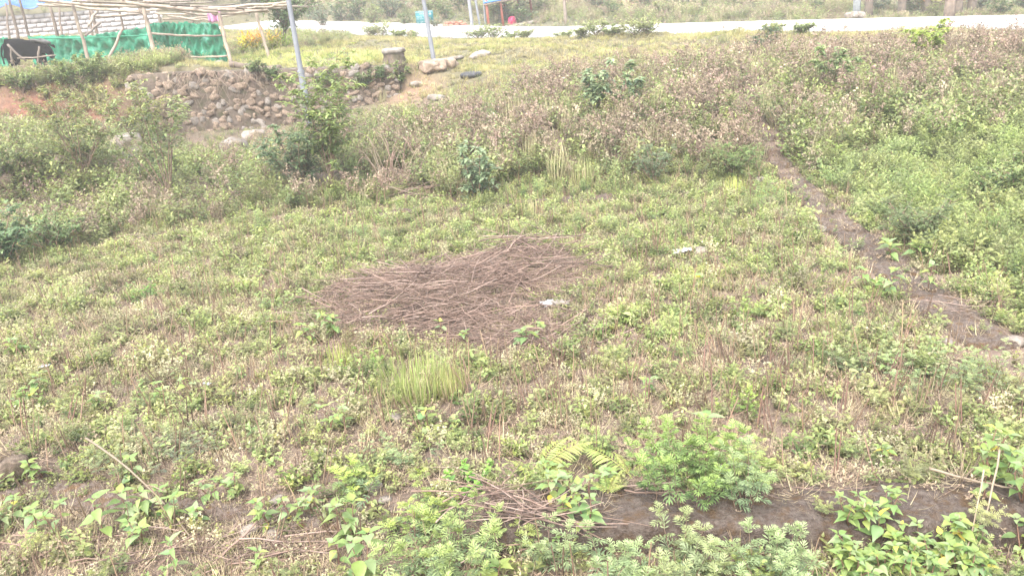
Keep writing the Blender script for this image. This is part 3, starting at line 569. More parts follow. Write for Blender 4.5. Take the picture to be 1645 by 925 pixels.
ok &= (r.uniform(0, 1, len(x)) < d * .5) & ~on_beams(x, y, .26); x, y, z, px, py = [a[ok] for a in (x, y, z, px, py)]; n = len(x)
nearwall = (1 - ss(1.0, 4.2, wall_y(x) - y)) * (1 - ss(WALL_R[0] + .2, WALL_R[0] + 2, x)) * (x > -8.3)
gr = .45 + .3 * noise(x, y, 2.2, 72) + .3 * ell(px, py, 200, 240, 250, 90) + .45 * ell(px, py, 1500, 210, 250, 60) + .5 * ell(px, py, 650, 170, 130, 50) + .4 * ell(px, py, 150, 300, 260, 100) + .25 * ell(px, py, 900, 290, 300, 30) - .3 * ell(px, py, 1550, 90, 150, 40) - .2 * ell(px, py, 1000, 190, 200, 60)
u = r.uniform(0, 1, n); idx = np.where(u < gr, np.array([4, 5, 6, 5])[r.integers(0, 4, n)], np.array([0, 1, 2, 3, 7])[r.integers(0, 5, n)])
scatter('tall_dry_weeds', 'weed', np.stack([x, y, z], 1), r.uniform(.5, 1.2, n) * (1 + .1 * (x > -1)) * (1 - .45 * ss(16.5, 19, y)) * np.where(ell(px, py, 700, 130, 150, 60) > .4, .55, 1) * (1 - .55 * nearwall), idx, r.uniform(0, .2, n), np.clip(1 + .2 * noise(x, y, 1.2, 73) + r.normal(0, .12, n), .6, 1.4), 'tall pinkish brown dry weeds on the bank', .14, 5)
# short grass of the terrace and the verge
r = RNG(26); x, y = sample(r, 52000, -17, 18, 16.5, 37); z, px, py, zf, ok = inview(x, y); s_, _ = road_info(x, y)
d = ss(17.3 - 1.5 * (x > -3.2), 19 - 1.8 * (x > -3.2), y) * np.where(s_ > -.12, 0, 1) * (.65 + .35 * noise(x, y, 2, 81)); d = np.where((x < WALL_R[0]) & (y < wall_y(x) + .3), 0, d)
d *= 1 - .8 * ell(px, py, 100, 70, 120, 14)
ok &= r.uniform(0, 1, len(x)) < d; x, y, z, px, py = [a[ok] for a in (x, y, z, px, py)]; n = len(x); fresh = ell(px, py, 480, 95, 150, 12)
scatter('verge_grass', 'turf', np.stack([x, y, z], 1), r.uniform(.6, 1.4, n), r.integers(0, 3, n), np.clip(.42 + .3 * noise(x, y, 2.5, 82) - .8 * fresh, 0, .8), np.clip(1 + .15 * noise(x, y, 1.5, 83) + .3 * fresh, .6, 1.5), 'short yellowing grass of the terrace and road verge', .15, 6)
# weeds along the terrace edge, the road edge and over the hillside behind
r = RNG(27); x, y = sample(r, 46000, -32, 34, 16, 62); xa, ya = sample(r, 2600, -15, -7, 14.8, 21); x, y = np.r_[x, xa], np.r_[y, ya]; z, px, py, zf, ok = inview(x, y, 2.0); s_, _ = road_info(x, y)
d = .95 * (s_ > ROAD_W + .25) * np.clip(.75 + .35 * noise(x, y, 4, 91), .25, 1)
d += .5 * ((s_ < -.15) & (s_ > -.9)) * ss(.1, .6, noise(x, y, 1.7, 92)) + .10 * ((s_ < -.9) & (y > 19)) * ss(.2, .8, noise(x, y, 2.5, 93))
d += 1.0 * ((x < -7.4) & (y > wall_y(x) - 1.3) & (y < 20.8)) * (1 - np.clip(1.8 * ell(px, py, 22, 166, 48, 24), 0, 1)) + .5 * ((x < -12) & (y > 24) & (y < 30)) * ss(-.2, .5, noise(x, y, 2, 94)) + .7 * ((x < -5.5) & (x > -9) & (y > 25) & (y < 36) & (s_ < -.2))
d *= 1 - .9 * ell(px, py, 100, 70, 110, 12); d *= 1 - .7 * ell(px, py, 1010, 8, 60, 12)
ok &= r.uniform(0, 1, len(x)) < np.clip(d, 0, 1); x, y, z, px, py, s_ = [a[ok] for a in (x, y, z, px, py, s_)]; n = len(x)
gr = .55 + .35 * noise(x, y, 3, 95) + .3 * (x < -5); u = r.uniform(0, 1, n); idx = np.where(u < gr, np.array([4, 5, 6, 5])[r.integers(0, 4, n)], np.array([0, 1, 2, 7, 7])[r.integers(0, 5, n)])
scatter('hillside_weeds', 'weed', np.stack([x, y, z], 1), r.uniform(.5, 1.1, n) * np.where(s_ > 0, .42 + .95 * ss(ROAD_W + .5, ROAD_W + 6, s_) * np.where(px > 1370, .35, 1), .8), idx, np.clip(r.uniform(0, .3, n), 0, 1), np.clip(1 + .2 * noise(x, y, 3, 96), .6, 1.4), 'mixed weeds and grass over the terrace edge and hillside', .12, 7)

# ------------------------------------------------------------------ foundation walls
def strip_slab(name, P, wd, ztop, zbot, seed, parent, mat='beam', n_across=17, step=.028, crumble=.03):
    """a rough cast length of wall along the polyline P (x, y) with its own broken edges"""
    rng = RNG(seed); P = np.asarray(P, float); L_ = np.r_[0, np.cumsum(np.linalg.norm(np.diff(P, axis=0), axis=1))]; k = max(3, int(L_[-1] / step)); t = np.linspace(0, L_[-1], k)
    C = np.stack([np.interp(t, L_, P[:, 0]), np.interp(t, L_, P[:, 1])], 1); T = nrmv(np.gradient(C, axis=0)); N_ = np.stack([-T[:, 1], T[:, 0]], 1)
    prof = np.linspace(-.5, .5, n_across); V, F_ = [], []
    zt = np.interp(t, [0, L_[-1]], ztop)
    for j, s_ in enumerate(np.r_[-.53, prof, .53]):
        edge = (abs(s_) > .45); ww = wd * (1 + .10 * noise(t, t * 0 + (s_ > 0) * 9, .7, seed) + .05 * noise(t, t * 0 + (s_ > 0) * 5, .17, seed + 1))
        q = C + N_ * (s_ * ww)[:, None]
        zz = zt + .014 * noise(q[:, 0], q[:, 1], .5, seed + 2) + .009 * noise(q[:, 0], q[:, 1], .13, seed + 3) + .006 * noise(q[:, 0], q[:, 1], .06, seed + 6) - crumble * edge * (1 + noise(t, t * 0, .3, seed + 4))
        if abs(s_) > .51: zz = np.full(k, zbot)
        V.append(np.c_[q, zz])
    V = np.stack(V); m_ = len(V)
    for j in range(m_ - 1):
        a = j * k + np.arange(k - 1); F_ += [np.stack([a, a + 1, a + k + 1], 1), np.stack([a, a + k + 1, a + k], 1)]
    for e in (0, k - 1):
        idx = np.arange(m_) * k + e; F_.append(np.array([(idx[0], idx[j], idx[j + 1]) for j in range(1, m_ - 1)]))
    g = Geo(); g.add(V.reshape(-1, 3), np.concatenate(F_)); return put(name, g.mesh(name, True), mat, parent)
t = thing('foundation_wall', 'low mossy concrete foundation wall along the near edge of the plot', 'wall', group='foundation walls')
for i in range(len(NEAR_BEAM) - 1):
    a, b = np.array(NEAR_BEAM[i]), np.array(NEAR_BEAM[i + 1]); e = (b - a) / np.linalg.norm(b - a) * .012
    strip_slab('wall_length', [a + e, (a + b) / 2 + (0, .015), b - e], (.3, .3, .42, .42)[i], ((.0, -.03), (-.05, -.05), (.05, .06), (.06, .06))[i], -.3, 300 + i, t)
t = thing('foundation_wall', 'reddish stepped foundation wall running up the right side of the plot', 'wall', group='foundation walls')
for i in range(1, len(RB) - 1):
    a, b = np.array(RB[i]), np.array(RB[i + 1])
    if a[1] < 11: cuts = 3; zt = .055
    else: cuts = 2; zt = None
    for c in range(cuts):
        p, q = a + (b - a) * c / cuts, a + (b - a) * (c + 1) / cuts; zz = zt if zt else (Hs(q[0], q[1]) + Hs(p[0], p[1])) / 2 + .03
        dd = (q - p)[:2] / np.linalg.norm((q - p)[:2]) * .015
        strip_slab('wall_step' if zt is None else 'wall_length', [p[:2] + dd, q[:2] - dd], .38 if zt else .3, (zz + .012 * (c % 2), zz - .008), zz - .35, 320 + i * 5 + c, t)
t = thing('foundation_wall', 'half buried foundation wall crossing the back of the plot', 'wall', group='foundation walls')
bk = [G(250, 352), G(430, 352), G(660, 345), G(830, 332), G(1010, 322), G(1130, 312), G(1270, 299)]
for i in range(6):
    a, b = np.array(bk[i][:2]), np.array(bk[i + 1][:2]); dd = (b - a) / np.linalg.norm(b - a) * .02
    z0 = max(Hs(*a), Hs(*b)); strip_slab('wall_length', [a + dd, b - dd], .34, (z0 + .05, z0 + .05), z0 - .3, 350 + i, t)

# ------------------------------------------------------------------ retaining wall of rubble stones
rng = RNG(400); t = thing('retaining_wall', 'brown rubble stone retaining wall below the shed terrace', 'wall')
xs = np.linspace(WALL_R[0], at(205, 120, 18.4)[0], 40); ys = wall_y(xs); ztop = np.array([float(U(np.array([a]), np.array([b + .6]))[0]) for a, b in zip(xs, ys)]) - .02
zb = np.array([Hs(a, b - .7) for a, b in zip(xs, ys)]) - .25
g = Geo(); k = len(xs); R_ = 8; V = []
for j in range(R_ + 1):
    s_ = j / R_; V.append(np.c_[xs, ys - .16 * (1 - s_) + .02 * noise(xs, xs * 0 + s_ * 4, .6, 401), zb + (ztop - zb) * s_])
V.append(np.c_[xs, ys + .42, ztop + .01]); V.append(np.c_[xs, ys + .42, zb]); V = np.stack(V); F_ = []
for j in range(len(V) - 1):
    a = j * k + np.arange(k - 1); F_ += [np.stack([a, a + k + 1, a + 1], 1), np.stack([a, a + k, a + k + 1], 1)]
for e in (0, k - 1):
    idx = np.arange(len(V)) * k + e; F_.append(np.array([(idx[0], idx[j], idx[j + 1]) for j in range(1, len(V) - 1)]))
g.add(V.reshape(-1, 3), np.concatenate(F_)); put('core', g.mesh('core', True), 'mortar', t)
SM = [rockmesh(RNG(410 + i), (1.05, .62, .95), 2, .42, sq=.55).mesh(f'stone_{i}') for i in range(7)]
for i_, me in enumerate(SM): me.materials.append(M['stone' if i_ % 6 else 'palerock'])
for j in range(13):
    s_ = (j + .5) / 13; p = 0.0; Lw = abs(xs[-1] - xs[0]); off = rng.uniform(0, .1)
    while p < Lw:
        wdt = rng.uniform(.08, .24); xx = xs[0] - (p + wdt / 2 + off); p += wdt * .96 + rng.uniform(.0, .03)
        if xx < xs[-1] or rng.uniform() < .16: continue
        zt_, zb_ = np.interp(-xx, -xs, ztop), np.interp(-xx, -xs, zb); hgt = (zt_ - zb_) / 13
        o = put('stone', SM[rng.integers(0, 7)], None, t, (xx, float(wall_y(np.array([xx]))[0]) - .16 * (1 - s_) - rng.uniform(-.085, -.01), zb_ + (zt_ - zb_) * s_ + rng.normal(0, .03)), (rng.normal(0, .2), rng.normal(0, .35), rng.normal(0, .2)), (wdt * 1.12, .22, hgt * rng.uniform(1.0, 1.6)))

rng = RNG(450)
for lb, px0, px1, n in (('tangle of dead pale creeper hanging over the left of the stone wall', 265, 345, 34), ('tangle of dead creeper hanging down the middle of the stone wall', 335, 425, 30)):
    q0 = at(px0, 118, 18.6); t = thing('dead_creeper', lb, 'creeper', (q0[0], float(wall_y(np.array([q0[0]]))[0]), Hs(q0[0], float(wall_y(np.array([q0[0]]))[0]) + .7)), group='dead creepers on the stone wall'); O_ = np.array(t.location); g = Geo(); g2 = Geo()
    for i in range(n):
        xx = at(rng.uniform(px0, px1), 118, 18.6)[0]; yw = float(wall_y(np.array([xx]))[0]); zt_ = np.interp(-xx, -xs, ztop); L_ = rng.uniform(.2, .9); uu = np.linspace(0, 1, 7); dx = rng.normal(0, .3)
        P = np.stack([xx + dx * uu ** 1.5 + .06 * np.sin(uu * (4 + i % 7) + i), yw + .12 - .30 * np.minimum(uu * 4, 1) - .16 * uu + rng.uniform(-.04, .02), zt_ + .04 * np.sin(np.minimum(uu * 4, 1) * 3.1) - L_ * uu ** 1.3], 1) - O_
        tube(g if i % 3 else g2, P, np.linspace(.0055, .002, 7), 4)
    put('hanging_stems', g, 'straw', t)['kind'] = 'stuff'; put('dark_stems', g2, 'twig', t)['kind'] = 'stuff'

# ------------------------------------------------------------------ rocks and slabs
def rock(name, label, px, py, size, mat='rock', cat='rock', seed=0, D=None, sink=.25, group=None, rz=None):
    p = G(px, py) if D is None else Vector(at(px, py, D)); rg = RNG(500 + seed)
    o = put(name, rockmesh(rg, size, 3 if max(size) > .3 else 2, .34), mat, None, p + Vector((0, 0, size[2] * (.5 - sink))), (rg.normal(0, .12), rg.normal(0, .12), rg.uniform(0, 6.28) if rz is None else rz))
    return tag(o, label, cat, group)
rock('boulder', 'pale grey boulder among bushes below the left bank', 203, 250, (.62, .5, .62), seed=1, rz=.3)
rock('boulder', 'grey boulder at the foot of the stone wall beside pink weeds', 378, 248, (.5, .45, .5), seed=2, rz=0)
rock('boulder', 'brown flat boulder leaning below the stone wall, right of the grey boulder', 408, 228, (.45, .4, .32), seed=3, rz=.2)
for i, (px, py, s_, lb) in enumerate([(12, 262, .3, 'orange brown rubble stone at the left edge, highest of four'), (30, 282, .34, 'pale rubble stone with a pointed top near the left edge'), (10, 300, .28, 'small rubble stone lowest at the left edge'), (95, 268, .26, 'orange rubble stone half hidden by the left bush')]):
    rock('rubble_stone', lb, px, py, (s_, s_ * .8, s_ * .9), 'stone', 'stone', 10 + i, group='rubble at the left edge')
rock('clod', 'brown earth clod with roots in the near left corner', 28, 768, (.24, .2, .19), 'clod', 'earth clod', 20)
for i, (px, py, s_, mt, lb) in enumerate([(418, 517, (.26, .15, .06), 'palerock', 'flat pale stone left of the brush pile'), (1118, 410, (.24, .15, .08), 'rock', 'flat tan stone beside the white scrap right of the brush pile'),
    (604, 790, (.10, .08, .09), 'palerock', 'angular grey stone standing behind the near feathery plant'), (617, 806, (.09, .07, .05), 'palerock', 'small pale stone just below the angular grey stone'),
    (447, 805, (.12, .08, .05), 'palerock', 'flat pale stone on the near foundation left of centre'), (400, 858, (.11, .08, .06), 'palerock', 'pale stone beside crossing dead stalks at bottom left'),
    (566, 637, (.08, .06, .05), 'palerock', 'small pinkish stone left of the grass tuft'), (638, 676, (.12, .08, .07), 'rock', 'dark grey stone below the grass tuft'), (440, 868, (.14, .1, .05), 'palerock', 'flat stone under weeds at the bottom left of centre'),
    (1316, 372, (.14, .12, .1), 'palerock', 'pale stone on the left edge of the right foundation wall'), (1218, 298, (.22, .16, .14), 'palerock', 'pale stone at the back right corner of the plot'), (1522, 554, (.12, .1, .05), 'palerock', 'white stone in pale weeds left of the right foundation wall'), (1630, 552, (.16, .13, .07), 'rock', 'pale stone on the right foundation wall at the right edge'), (1172, 688, (.06, .05, .04), 'palerock', 'tiny white stone right of the near green bush')]):
    rock('stone', lb, px, py, s_, mt, 'stone', 30 + i, group='loose stones in the plot')
for i, (px, py, s_, lb) in enumerate([(690, 112, (.5, .4, .3), 'brown rock heap left of the second steel pole base'), (722, 108, (.5, .4, .26), 'brown rock heap right of the second steel pole base'), (705, 112, (.55, .35, .3), 'brown rock in front of the second steel pole base'),
     (726, 98, (.55, .3, .14), 'flat pale slab behind the second steel pole'), (768, 92, (.6, .3, .16), 'pale broken slab right of the second steel pole'), (670, 138, (.35, .25, .12), 'pale flat stone on the orange soil patch by the wall end'), (700, 160, (.45, .3, .14), 'pale slab in grass below the second steel pole')]):
    rock('rock', lb, px, py, s_, 'palerock' if 'pale' in lb else 'stone', 'rock', 50 + i, group='rocks by the second steel pole')
rock('stone', 'round pale stone at the foot of the green net', 312, 104, (.2, .18, .2), 'palerock', 'stone', 60, D=21.5)
rock('stone', 'long pale stone at the right foot of the green net', 349, 107, (.35, .2, .14), 'palerock', 'stone', 61, D=21)
# capped concrete pier on the wall end
p = Vector(at(634, 106, 20)); p.z = Hs(p.x, p.y); t = thing('concrete_pier', 'squat flared concrete pier at the right end of the stone wall', 'pier', p)
g = Geo(); prof = [(.34, -.3), (.3, .0), (.25, .12), (.25, .2)]
def lathe(g, prof, n=12, sq=0.0, rng=None):
    th = np.arange(n) * 6.2832 / n; V = np.concatenate([np.c_[np.cos(th) * r_ * (1 + .06 * np.sin(3 * th + z_ * 7)), np.sin(th) * r_, np.full(n, z_)] for r_, z_ in prof]); F_ = []
    for i in range(len(prof) - 1):
        for j in range(n): a, b, c, d = i * n + j, i * n + (j + 1) % n, (i + 1) * n + (j + 1) % n, (i + 1) * n + j; F_ += [(a, b, c), (a, c, d)]
    k = (len(prof) - 1) * n
    for j in range(1, n - 1): F_ += [(k, k + j, k + j + 1), (0, j + 1, j)]
    g.add(V, F_)
lathe(g, prof); bo = put('body', g, 'mortar', t); g = Geo(); lathe(g, [(.25, .203), (.285, .23), (.28, .29), (.25, .32), (.1, .325)], 14); put('cap', g, 'concrete', bo)
# logs on the wall top
for a, b, lb in (((368, 106), (408, 105), 'dark log lying on the wall top beside the green net'), ((412, 105), (450, 100), 'dark log lying on the wall top between bamboo post and steel pole')):
    A, B = Vector(at(*a, 19.3)), Vector(at(*b, 19.4)); A.z = Hs(A.x, A.y) + .07; B.z = Hs(B.x, B.y) + .07
    o = thing('log', lb, 'log', A, group='logs on the wall top'); g = Geo(); tt_ = np.linspace(0, 1, 6)[:, None]; tube(g, np.array(B - A) * tt_ + (0, 0, .01) * np.sin(tt_ * 9), np.full(6, .075), 9); tk = put('trunk', g.mesh('trunk', True), 'darkwood', o)
    g = Geo(); dv = np.array((B - A).normalized()); tube(g, [np.array(B - A) + dv * .001, np.array(B - A) + dv * .012], [.068, .06], 9); put('cut_end', g, 'greywood', tk)

# ------------------------------------------------------------------ poles
def pole(name, label, cat, base, top, D, segs, mat, group=None, Dt=None, sides=14):
    A, B = np.array(at(*base, D)), np.array(at(*top, Dt or D)); A[2] = Hs(A[0], A[1]) - .15
    t = thing(name, label, cat, A, group=group); V = B - A; prev = t
    for nm, u0, u1, r0, r1, mt in segs:
        g = Geo(); n = max(2, int((u1 - u0) * 8)); uu = np.linspace(u0, u1, n); e_ = 4e-4; uu = np.r_[u0, uu[0] + e_, uu[1:-1], uu[-1] - e_, u1][:, None]; tube(g, V * uu, np.interp(uu[:, 0], [u0, u1], [r0, r1]), sides); o_ = put(nm, g.mesh(nm, True), mt or mat, t if nm != 'collar' else prev); prev = o_
    return t, V
pole('steel_pole', 'grey steel lamp pole with a collar joint in front of the stone wall', 'pole', (489, 140), (446, -100), 17.3, [('lower_tube', 0, .345, .07, .066, None), ('collar', .345, .36, .073, .073, None), ('upper_tube', .36, 1, .053, .046, None)], 'steel', 'steel poles')
pole('steel_pole', 'slim grey steel pole on a rock heap passing before the teal sign', 'pole', (699, 106), (665, -90), 20.2, [('lower_tube', 0, .5, .055, .052, None), ('collar', .5, .512, .058, .058, None), ('upper_tube', .512, 1, .048, .042, None)], 'steel', 'steel poles')
pole('steel_pole', 'pale steel pole beyond the road, leftmost of three left of the blue roof', 'pole', (759, 46), (746, -60), 36, [('tube', 0, .5, .07, .065, None), ('collar', .5, .51, .07, .07, None), ('upper_tube', .51, 1, .058, .052, None)], 'steel', 'steel poles')
pole('steel_pole', 'leaning pale steel pole beyond the road, middle one of three', 'pole', (772, 46), (753, -60), 36.4, [('tube', 0, .5, .05, .048, None), ('collar', .5, .51, .052, .052, None), ('upper_tube', .51, 1, .044, .04, None)], 'steel', 'steel poles')
pole('steel_pole', 'pale steel pole beyond the road nearest the blue roof', 'pole', (780, 38), (772, -60), 38, [('tube', 0, .5, .048, .045, None), ('collar', .5, .51, .05, .05, None), ('upper_tube', .51, 1, .042, .038, None)], 'steel', 'steel poles')
pole('wooden_post', 'lone dark wooden post on the far road side', 'post', (909, 40), (903, -50), 36, [('shaft', 0, .96, .07, .06, None), ('top', .961, 1, .055, .045, None)], 'greywood')
t, V = pole('concrete_post', 'thick white square post with a stone heap at its foot beyond the road', 'post', (1376, 26), (1382, -90), 31.5, [], 'whitepole')
g = Geo(); tube(g, [V * 0, V * .5, V], [.17, .16, .15], 4); put('shaft', g, 'whitepole', t); g = Geo(); tube(g, [V * .34, V * .36], [.175, .175], 4); put('band', g, 'steel', t)
for i, dx in enumerate((-12, -2, 9)): rock('rock', ['left', 'middle', 'right'][i] + ' pinkish rock at the foot of the thick white post', 1375 + dx, 28, (.3, .28, .24), 'palerock', 'rock', 70 + i, D=31.1, group='rocks at the white post')

# ------------------------------------------------------------------ teal sign board
A = at(670, 44, 38); t = thing('sign_board', 'teal information board with rows of white lettering on two legs beyond the road', 'sign', (A[0], A[1], Hs(A[0], A[1])), -.05)
bl, tr = at(668, 40, 38), at(692, 17, 38); wS, hS = abs(tr[0] - bl[0]) + .05, tr[2] - bl[2]; z0 = bl[2] - Hs(A[0], A[1]); xc = (bl[0] + tr[0]) / 2 - A[0] + .06
g = Geo(); box(g, (xc, 0, z0 + hS / 2), (wS, .04, hS)); board = put('board', g, 'teal', t)
for sx in (-1, 1): g = Geo(); tube(g, [(xc + sx * wS * .46, .045, -.1), (xc + sx * wS * .46, .045, z0 + hS * .9)], .025, 6); put('leg', g, 'teal', t)
rng = RNG(610); g = Geo()
for row, (u0, u1, hh, yy) in enumerate([(.01, .97, .085, .93), (.22, .6, .06, .78), (.78, .95, .2, .73), (.06, .48, .045, .60), (.06, .44, .045, .50), (.06, .40, .045, .40), (.06, .5, .05, .17), (.55, .93, .045, .2), (.06, .35, .04, .09)]):
    u = u0
    while u < u1:
        wl_ = rng.uniform(.03, .05); 
        if rng.uniform() > .16:
            hb = hh * rng.uniform(.75, 1.0); cx = xc - wS / 2 + (u + wl_ / 2) * wS; zc = z0 + yy * hS
            box(g, (cx - wl_ * wS * .3, -.023, zc), (wl_ * wS * .28, .005, hb * hS)); box(g, (cx + wl_ * wS * .1, -.023, zc + hb * hS * rng.choice([-.38, 0, .38])), (wl_ * wS * .5, .004, hb * hS * .26))
        u += wl_ * 1.25
put('lettering', g, 'white', board)['kind'] = 'stuff'

# ------------------------------------------------------------------ road side shelter with a blue roof
D = 37; A = at(815, 44, D); t = thing('road_shelter', 'open shelter with a blue sheet roof on thin red brown posts', 'shelter', (A[0], A[1], Hs(A[0], A[1])))
O = np.array(t.location)
for (b, tp, DD) in (((785.5, 43), (780, -6), 36.6), ((809, 43), (802, -12), 37.2), ((835, 36), (831, -14), 39), ((855, 33), (850, -16), 39.5), ((813, 33), (808, -8), 40)):
    p, q = np.array(at(*b, DD)), np.array(at(*tp, DD)); p[2] = Hs(p[0], p[1]) - .1; g = Geo(); tube(g, [p - O, q - O], .055, 8); put('post', g.mesh('post', True), 'redpaint', t)
g = Geo(); c = [np.array(at(*q)) for q in ((777, 5, 36.2), (870, -13, 38.6), (868, -21, 41.2), (775, -4, 39.4))]; n = 30; V = []
for i in range(n + 1):
    u = i / n
    for (p, q) in ((c[0], c[1]), (c[3], c[2])): V.append(p + (q - p) * u + (0, 0, .02 * (i % 2)) - O)
V = np.array(V); F_ = []
for i in range(n): F_ += [(2 * i, 2 * i + 2, 2 * i + 3), (2 * i, 2 * i + 3, 2 * i + 1)]
Vb = V - (0, 0, .05); m_ = len(V); F2 = [(a + m_, c_ + m_, b + m_) for a, b, c_ in F_]
F2 += [x for i in range(n) for x in ((2 * i, 2 * i + m_, 2 * i + 2), (2 * i + 2, 2 * i + m_, 2 * i + 2 + m_))]; g.add(np.concatenate([V, Vb]), F_ + F2); rs_ = put('roof_sheet', g, 'blue', t)
g = Geo(); tube(g, [c[0] - O - (0, 0, .09), c[1] - O - (0, 0, .09)], .035, 6); put('eaves_rail', g, 'darkwood', rs_)
A = at(826, 43, 36.9); g = Geo(); th = np.linspace(0, math.pi, 13); tag(thing('x', '', '') if False else put('concrete_step', (lambda g: (box(g, (0, 0, 0), (1.7, .5, .16)), g)[1])(Geo()), 'concrete', None, (A[0] + .1, A[1] - .2, Hs(A[0], A[1]) + .02), (0, -.12, .1)), 'low concrete step in front of the shelter', 'step')
# magenta plastic tub turned on its rim
A = at(823, 41.5, 37.6); t = thing('plastic_tub', 'round magenta plastic tub under the shelter', 'tub', (A[0], A[1], Hs(A[0], A[1])))
g = Geo(); lathe(g, [(.17, -.02), (.2, .12), (.16, .26), (.08, .32)], 16); bo = put('body', g.mesh('body', True), 'pink', t); g = Geo(); tube(g, [(math.cos(a) * .2, math.sin(a) * .2, .02) for a in np.linspace(0, 6.2832, 17)], .02, 5); put('rim', g, 'pink', bo)
# brick heap
A = Vector(at(729, 42, 36.5)); A.z = Hs(A.x, A.y); t = thing('brick_heap', 'small heap of red bricks beyond the road right of the teal sign', 'brick heap', A); rng = RNG(640); g = Geo(); box(g, (0, 0, 0), (.23, .11, .075)); bm_ = g.mesh('brick'); bm_.materials.append(M['brick'])
for j, cnt in enumerate((5, 4, 3)):
    for i in range(cnt):
        for dpt in (-.07, .07): put('brick', bm_, None, t, ((i - (cnt - 1) / 2) * .25 + rng.normal(0, .02), dpt * 1.5, .03 + j * .085), (rng.normal(0, .1), rng.normal(0, .1), rng.normal(0, .25)))

# ------------------------------------------------------------------ bamboo shed, net, buffalo
def bpole(g, A, B, r=.035, n=7, sag=0.0, seed=0):
    A, B = np.asarray(A, float), np.asarray(B, float); uu = np.linspace(0, 1, n)[:, None]; rg = RNG(700 + seed)
    P = A + (B - A) * uu + np.array([0, 0, -sag]) * (4 * uu * (1 - uu)) + rg.normal(0, .012, (n, 3)) * (uu * (1 - uu)) * 4
    tube(g, P, np.full(n, r) * np.linspace(1.05, .85, n), 7); return g
O = np.array(at(240, 105, 23)); O[2] = Hs(O[0], O[1]); t = thing('bamboo_shed', 'roofless shed frame of weathered bamboo poles above the stone wall', 'shed', O); sd_i = 0
for b, tp, D, r_, mt in [((145, 104), (117, 9), 23, .05, 'bamboo'), ((252, 108), (229, 6), 22.6, .058, 'bamboo'), ((372, 102), (351, 21), 22.8, .05, 'bamboo'), ((433, 97), (411, 18), 23.2, .045, 'bamboo'),
       ((93, 56), (79, 5), 27, .05, 'darkwood'), ((158, 60), (146, 12), 27, .05, 'darkwood'), ((257, 44), (252, 10), 27.5, .05, 'greywood'), ((310, 40), (306, 10), 27.5, .05, 'greywood'), ((24, 40), (14, -2), 28, .05, 'darkwood'), ((44, 44), (30, -4), 28, .045, 'darkwood'), ((197, 40), (190, 8), 28, .04, 'darkwood')]:
    A_, B_ = np.array(at(*b, D)), np.array(at(*tp, D)); A_[2] = Hs(A_[0], A_[1]) - .1; sd_i += 1
    g = bpole(Geo(), A_ - O, B_ - O, r_, seed=sd_i); put('post', g.mesh('post', True), mt, t)
for b, tp, D0, D1, r_, mt in [((170, 102), (198, 46), 22.7, 23.2, .04, 'bamboo'), ((160, 38), (137, 58), 24, 23.2, .035, 'greywood'), ((158, 14), (142, 42), 26, 24.5, .04, 'bamboo'), ((224, 14), (236, 34), 23, 22.7, .035, 'darkwood')]:
    sd_i += 1; g = bpole(Geo(), np.array(at(*b, D0)) - O, np.array(at(*tp, D1)) - O, r_, seed=sd_i); put('brace', g.mesh('brace', True), mt, t)
for b, tp, D0, D1, r_, mt in [((62, 1), (240, 12), 23, 22.6, .04, 'bamboo'), ((195, 3), (350, 20), 22.5, 22.7, .045, 'bamboo'), ((228, 9), (432, 18), 22.6, 23.1, .045, 'bamboo'), ((340, 22), (430, 16), 22.9, 23.0, .035, 'bamboo'), ((300, 14), (462, 4), 23.6, 23.4, .04, 'bamboo'), ((330, 17), (466, 8), 23.4, 23.2, .035, 'bamboo'),
       ((85, 6), (225, 20), 24.2, 24, .035, 'bamboo'), ((60, 8), (270, 10), 25.5, 25, .035, 'bamboo'), ((180, 17), (320, 14), 26, 25.8, .035, 'bamboo'), ((250, 22), (400, 22), 26.6, 26, .03, 'bamboo'), ((150, 27), (240, 20), 27.2, 27, .03, 'bamboo'), ((262, 31), (380, 24), 27.4, 27, .03, 'bamboo'), ((270, 25), (345, 33), 27.3, 26.6, .03, 'bamboo'), ((300, 11), (400, 12), 24.6, 24.4, .04, 'greywood'), ((255, 13), (345, 26), 25, 26.5, .03, 'bamboo')]:
    sd_i += 1; g = bpole(Geo(), np.array(at(*b, D0)) - O, np.array(at(*tp, D1)) - O, r_, 9, .03, sd_i); put('roof_pole', g.mesh('roof_pole', True), mt, t)
for i, (px, py) in enumerate([(30, -2), (75, 1), (118, 7), (150, 9), (196, 4), (232, 8), (275, 13), (308, 15), (352, 21), (380, 18), (411, 17), (440, 14)]):
    A_, B_ = np.array(at(px, py - 1, 22.4)), np.array(at(px, py - 1, 22.4)); B_ = B_ + (.1, 5.2, -.02); g = bpole(Geo(), A_ - O + (0, 0, .06), B_ - O + (0, 0, .06), .03, 7, .04, 60 + i); put('cross_pole', g.mesh('cross_pole', True), 'darkwood' if i % 3 == 0 else 'bamboo', t)
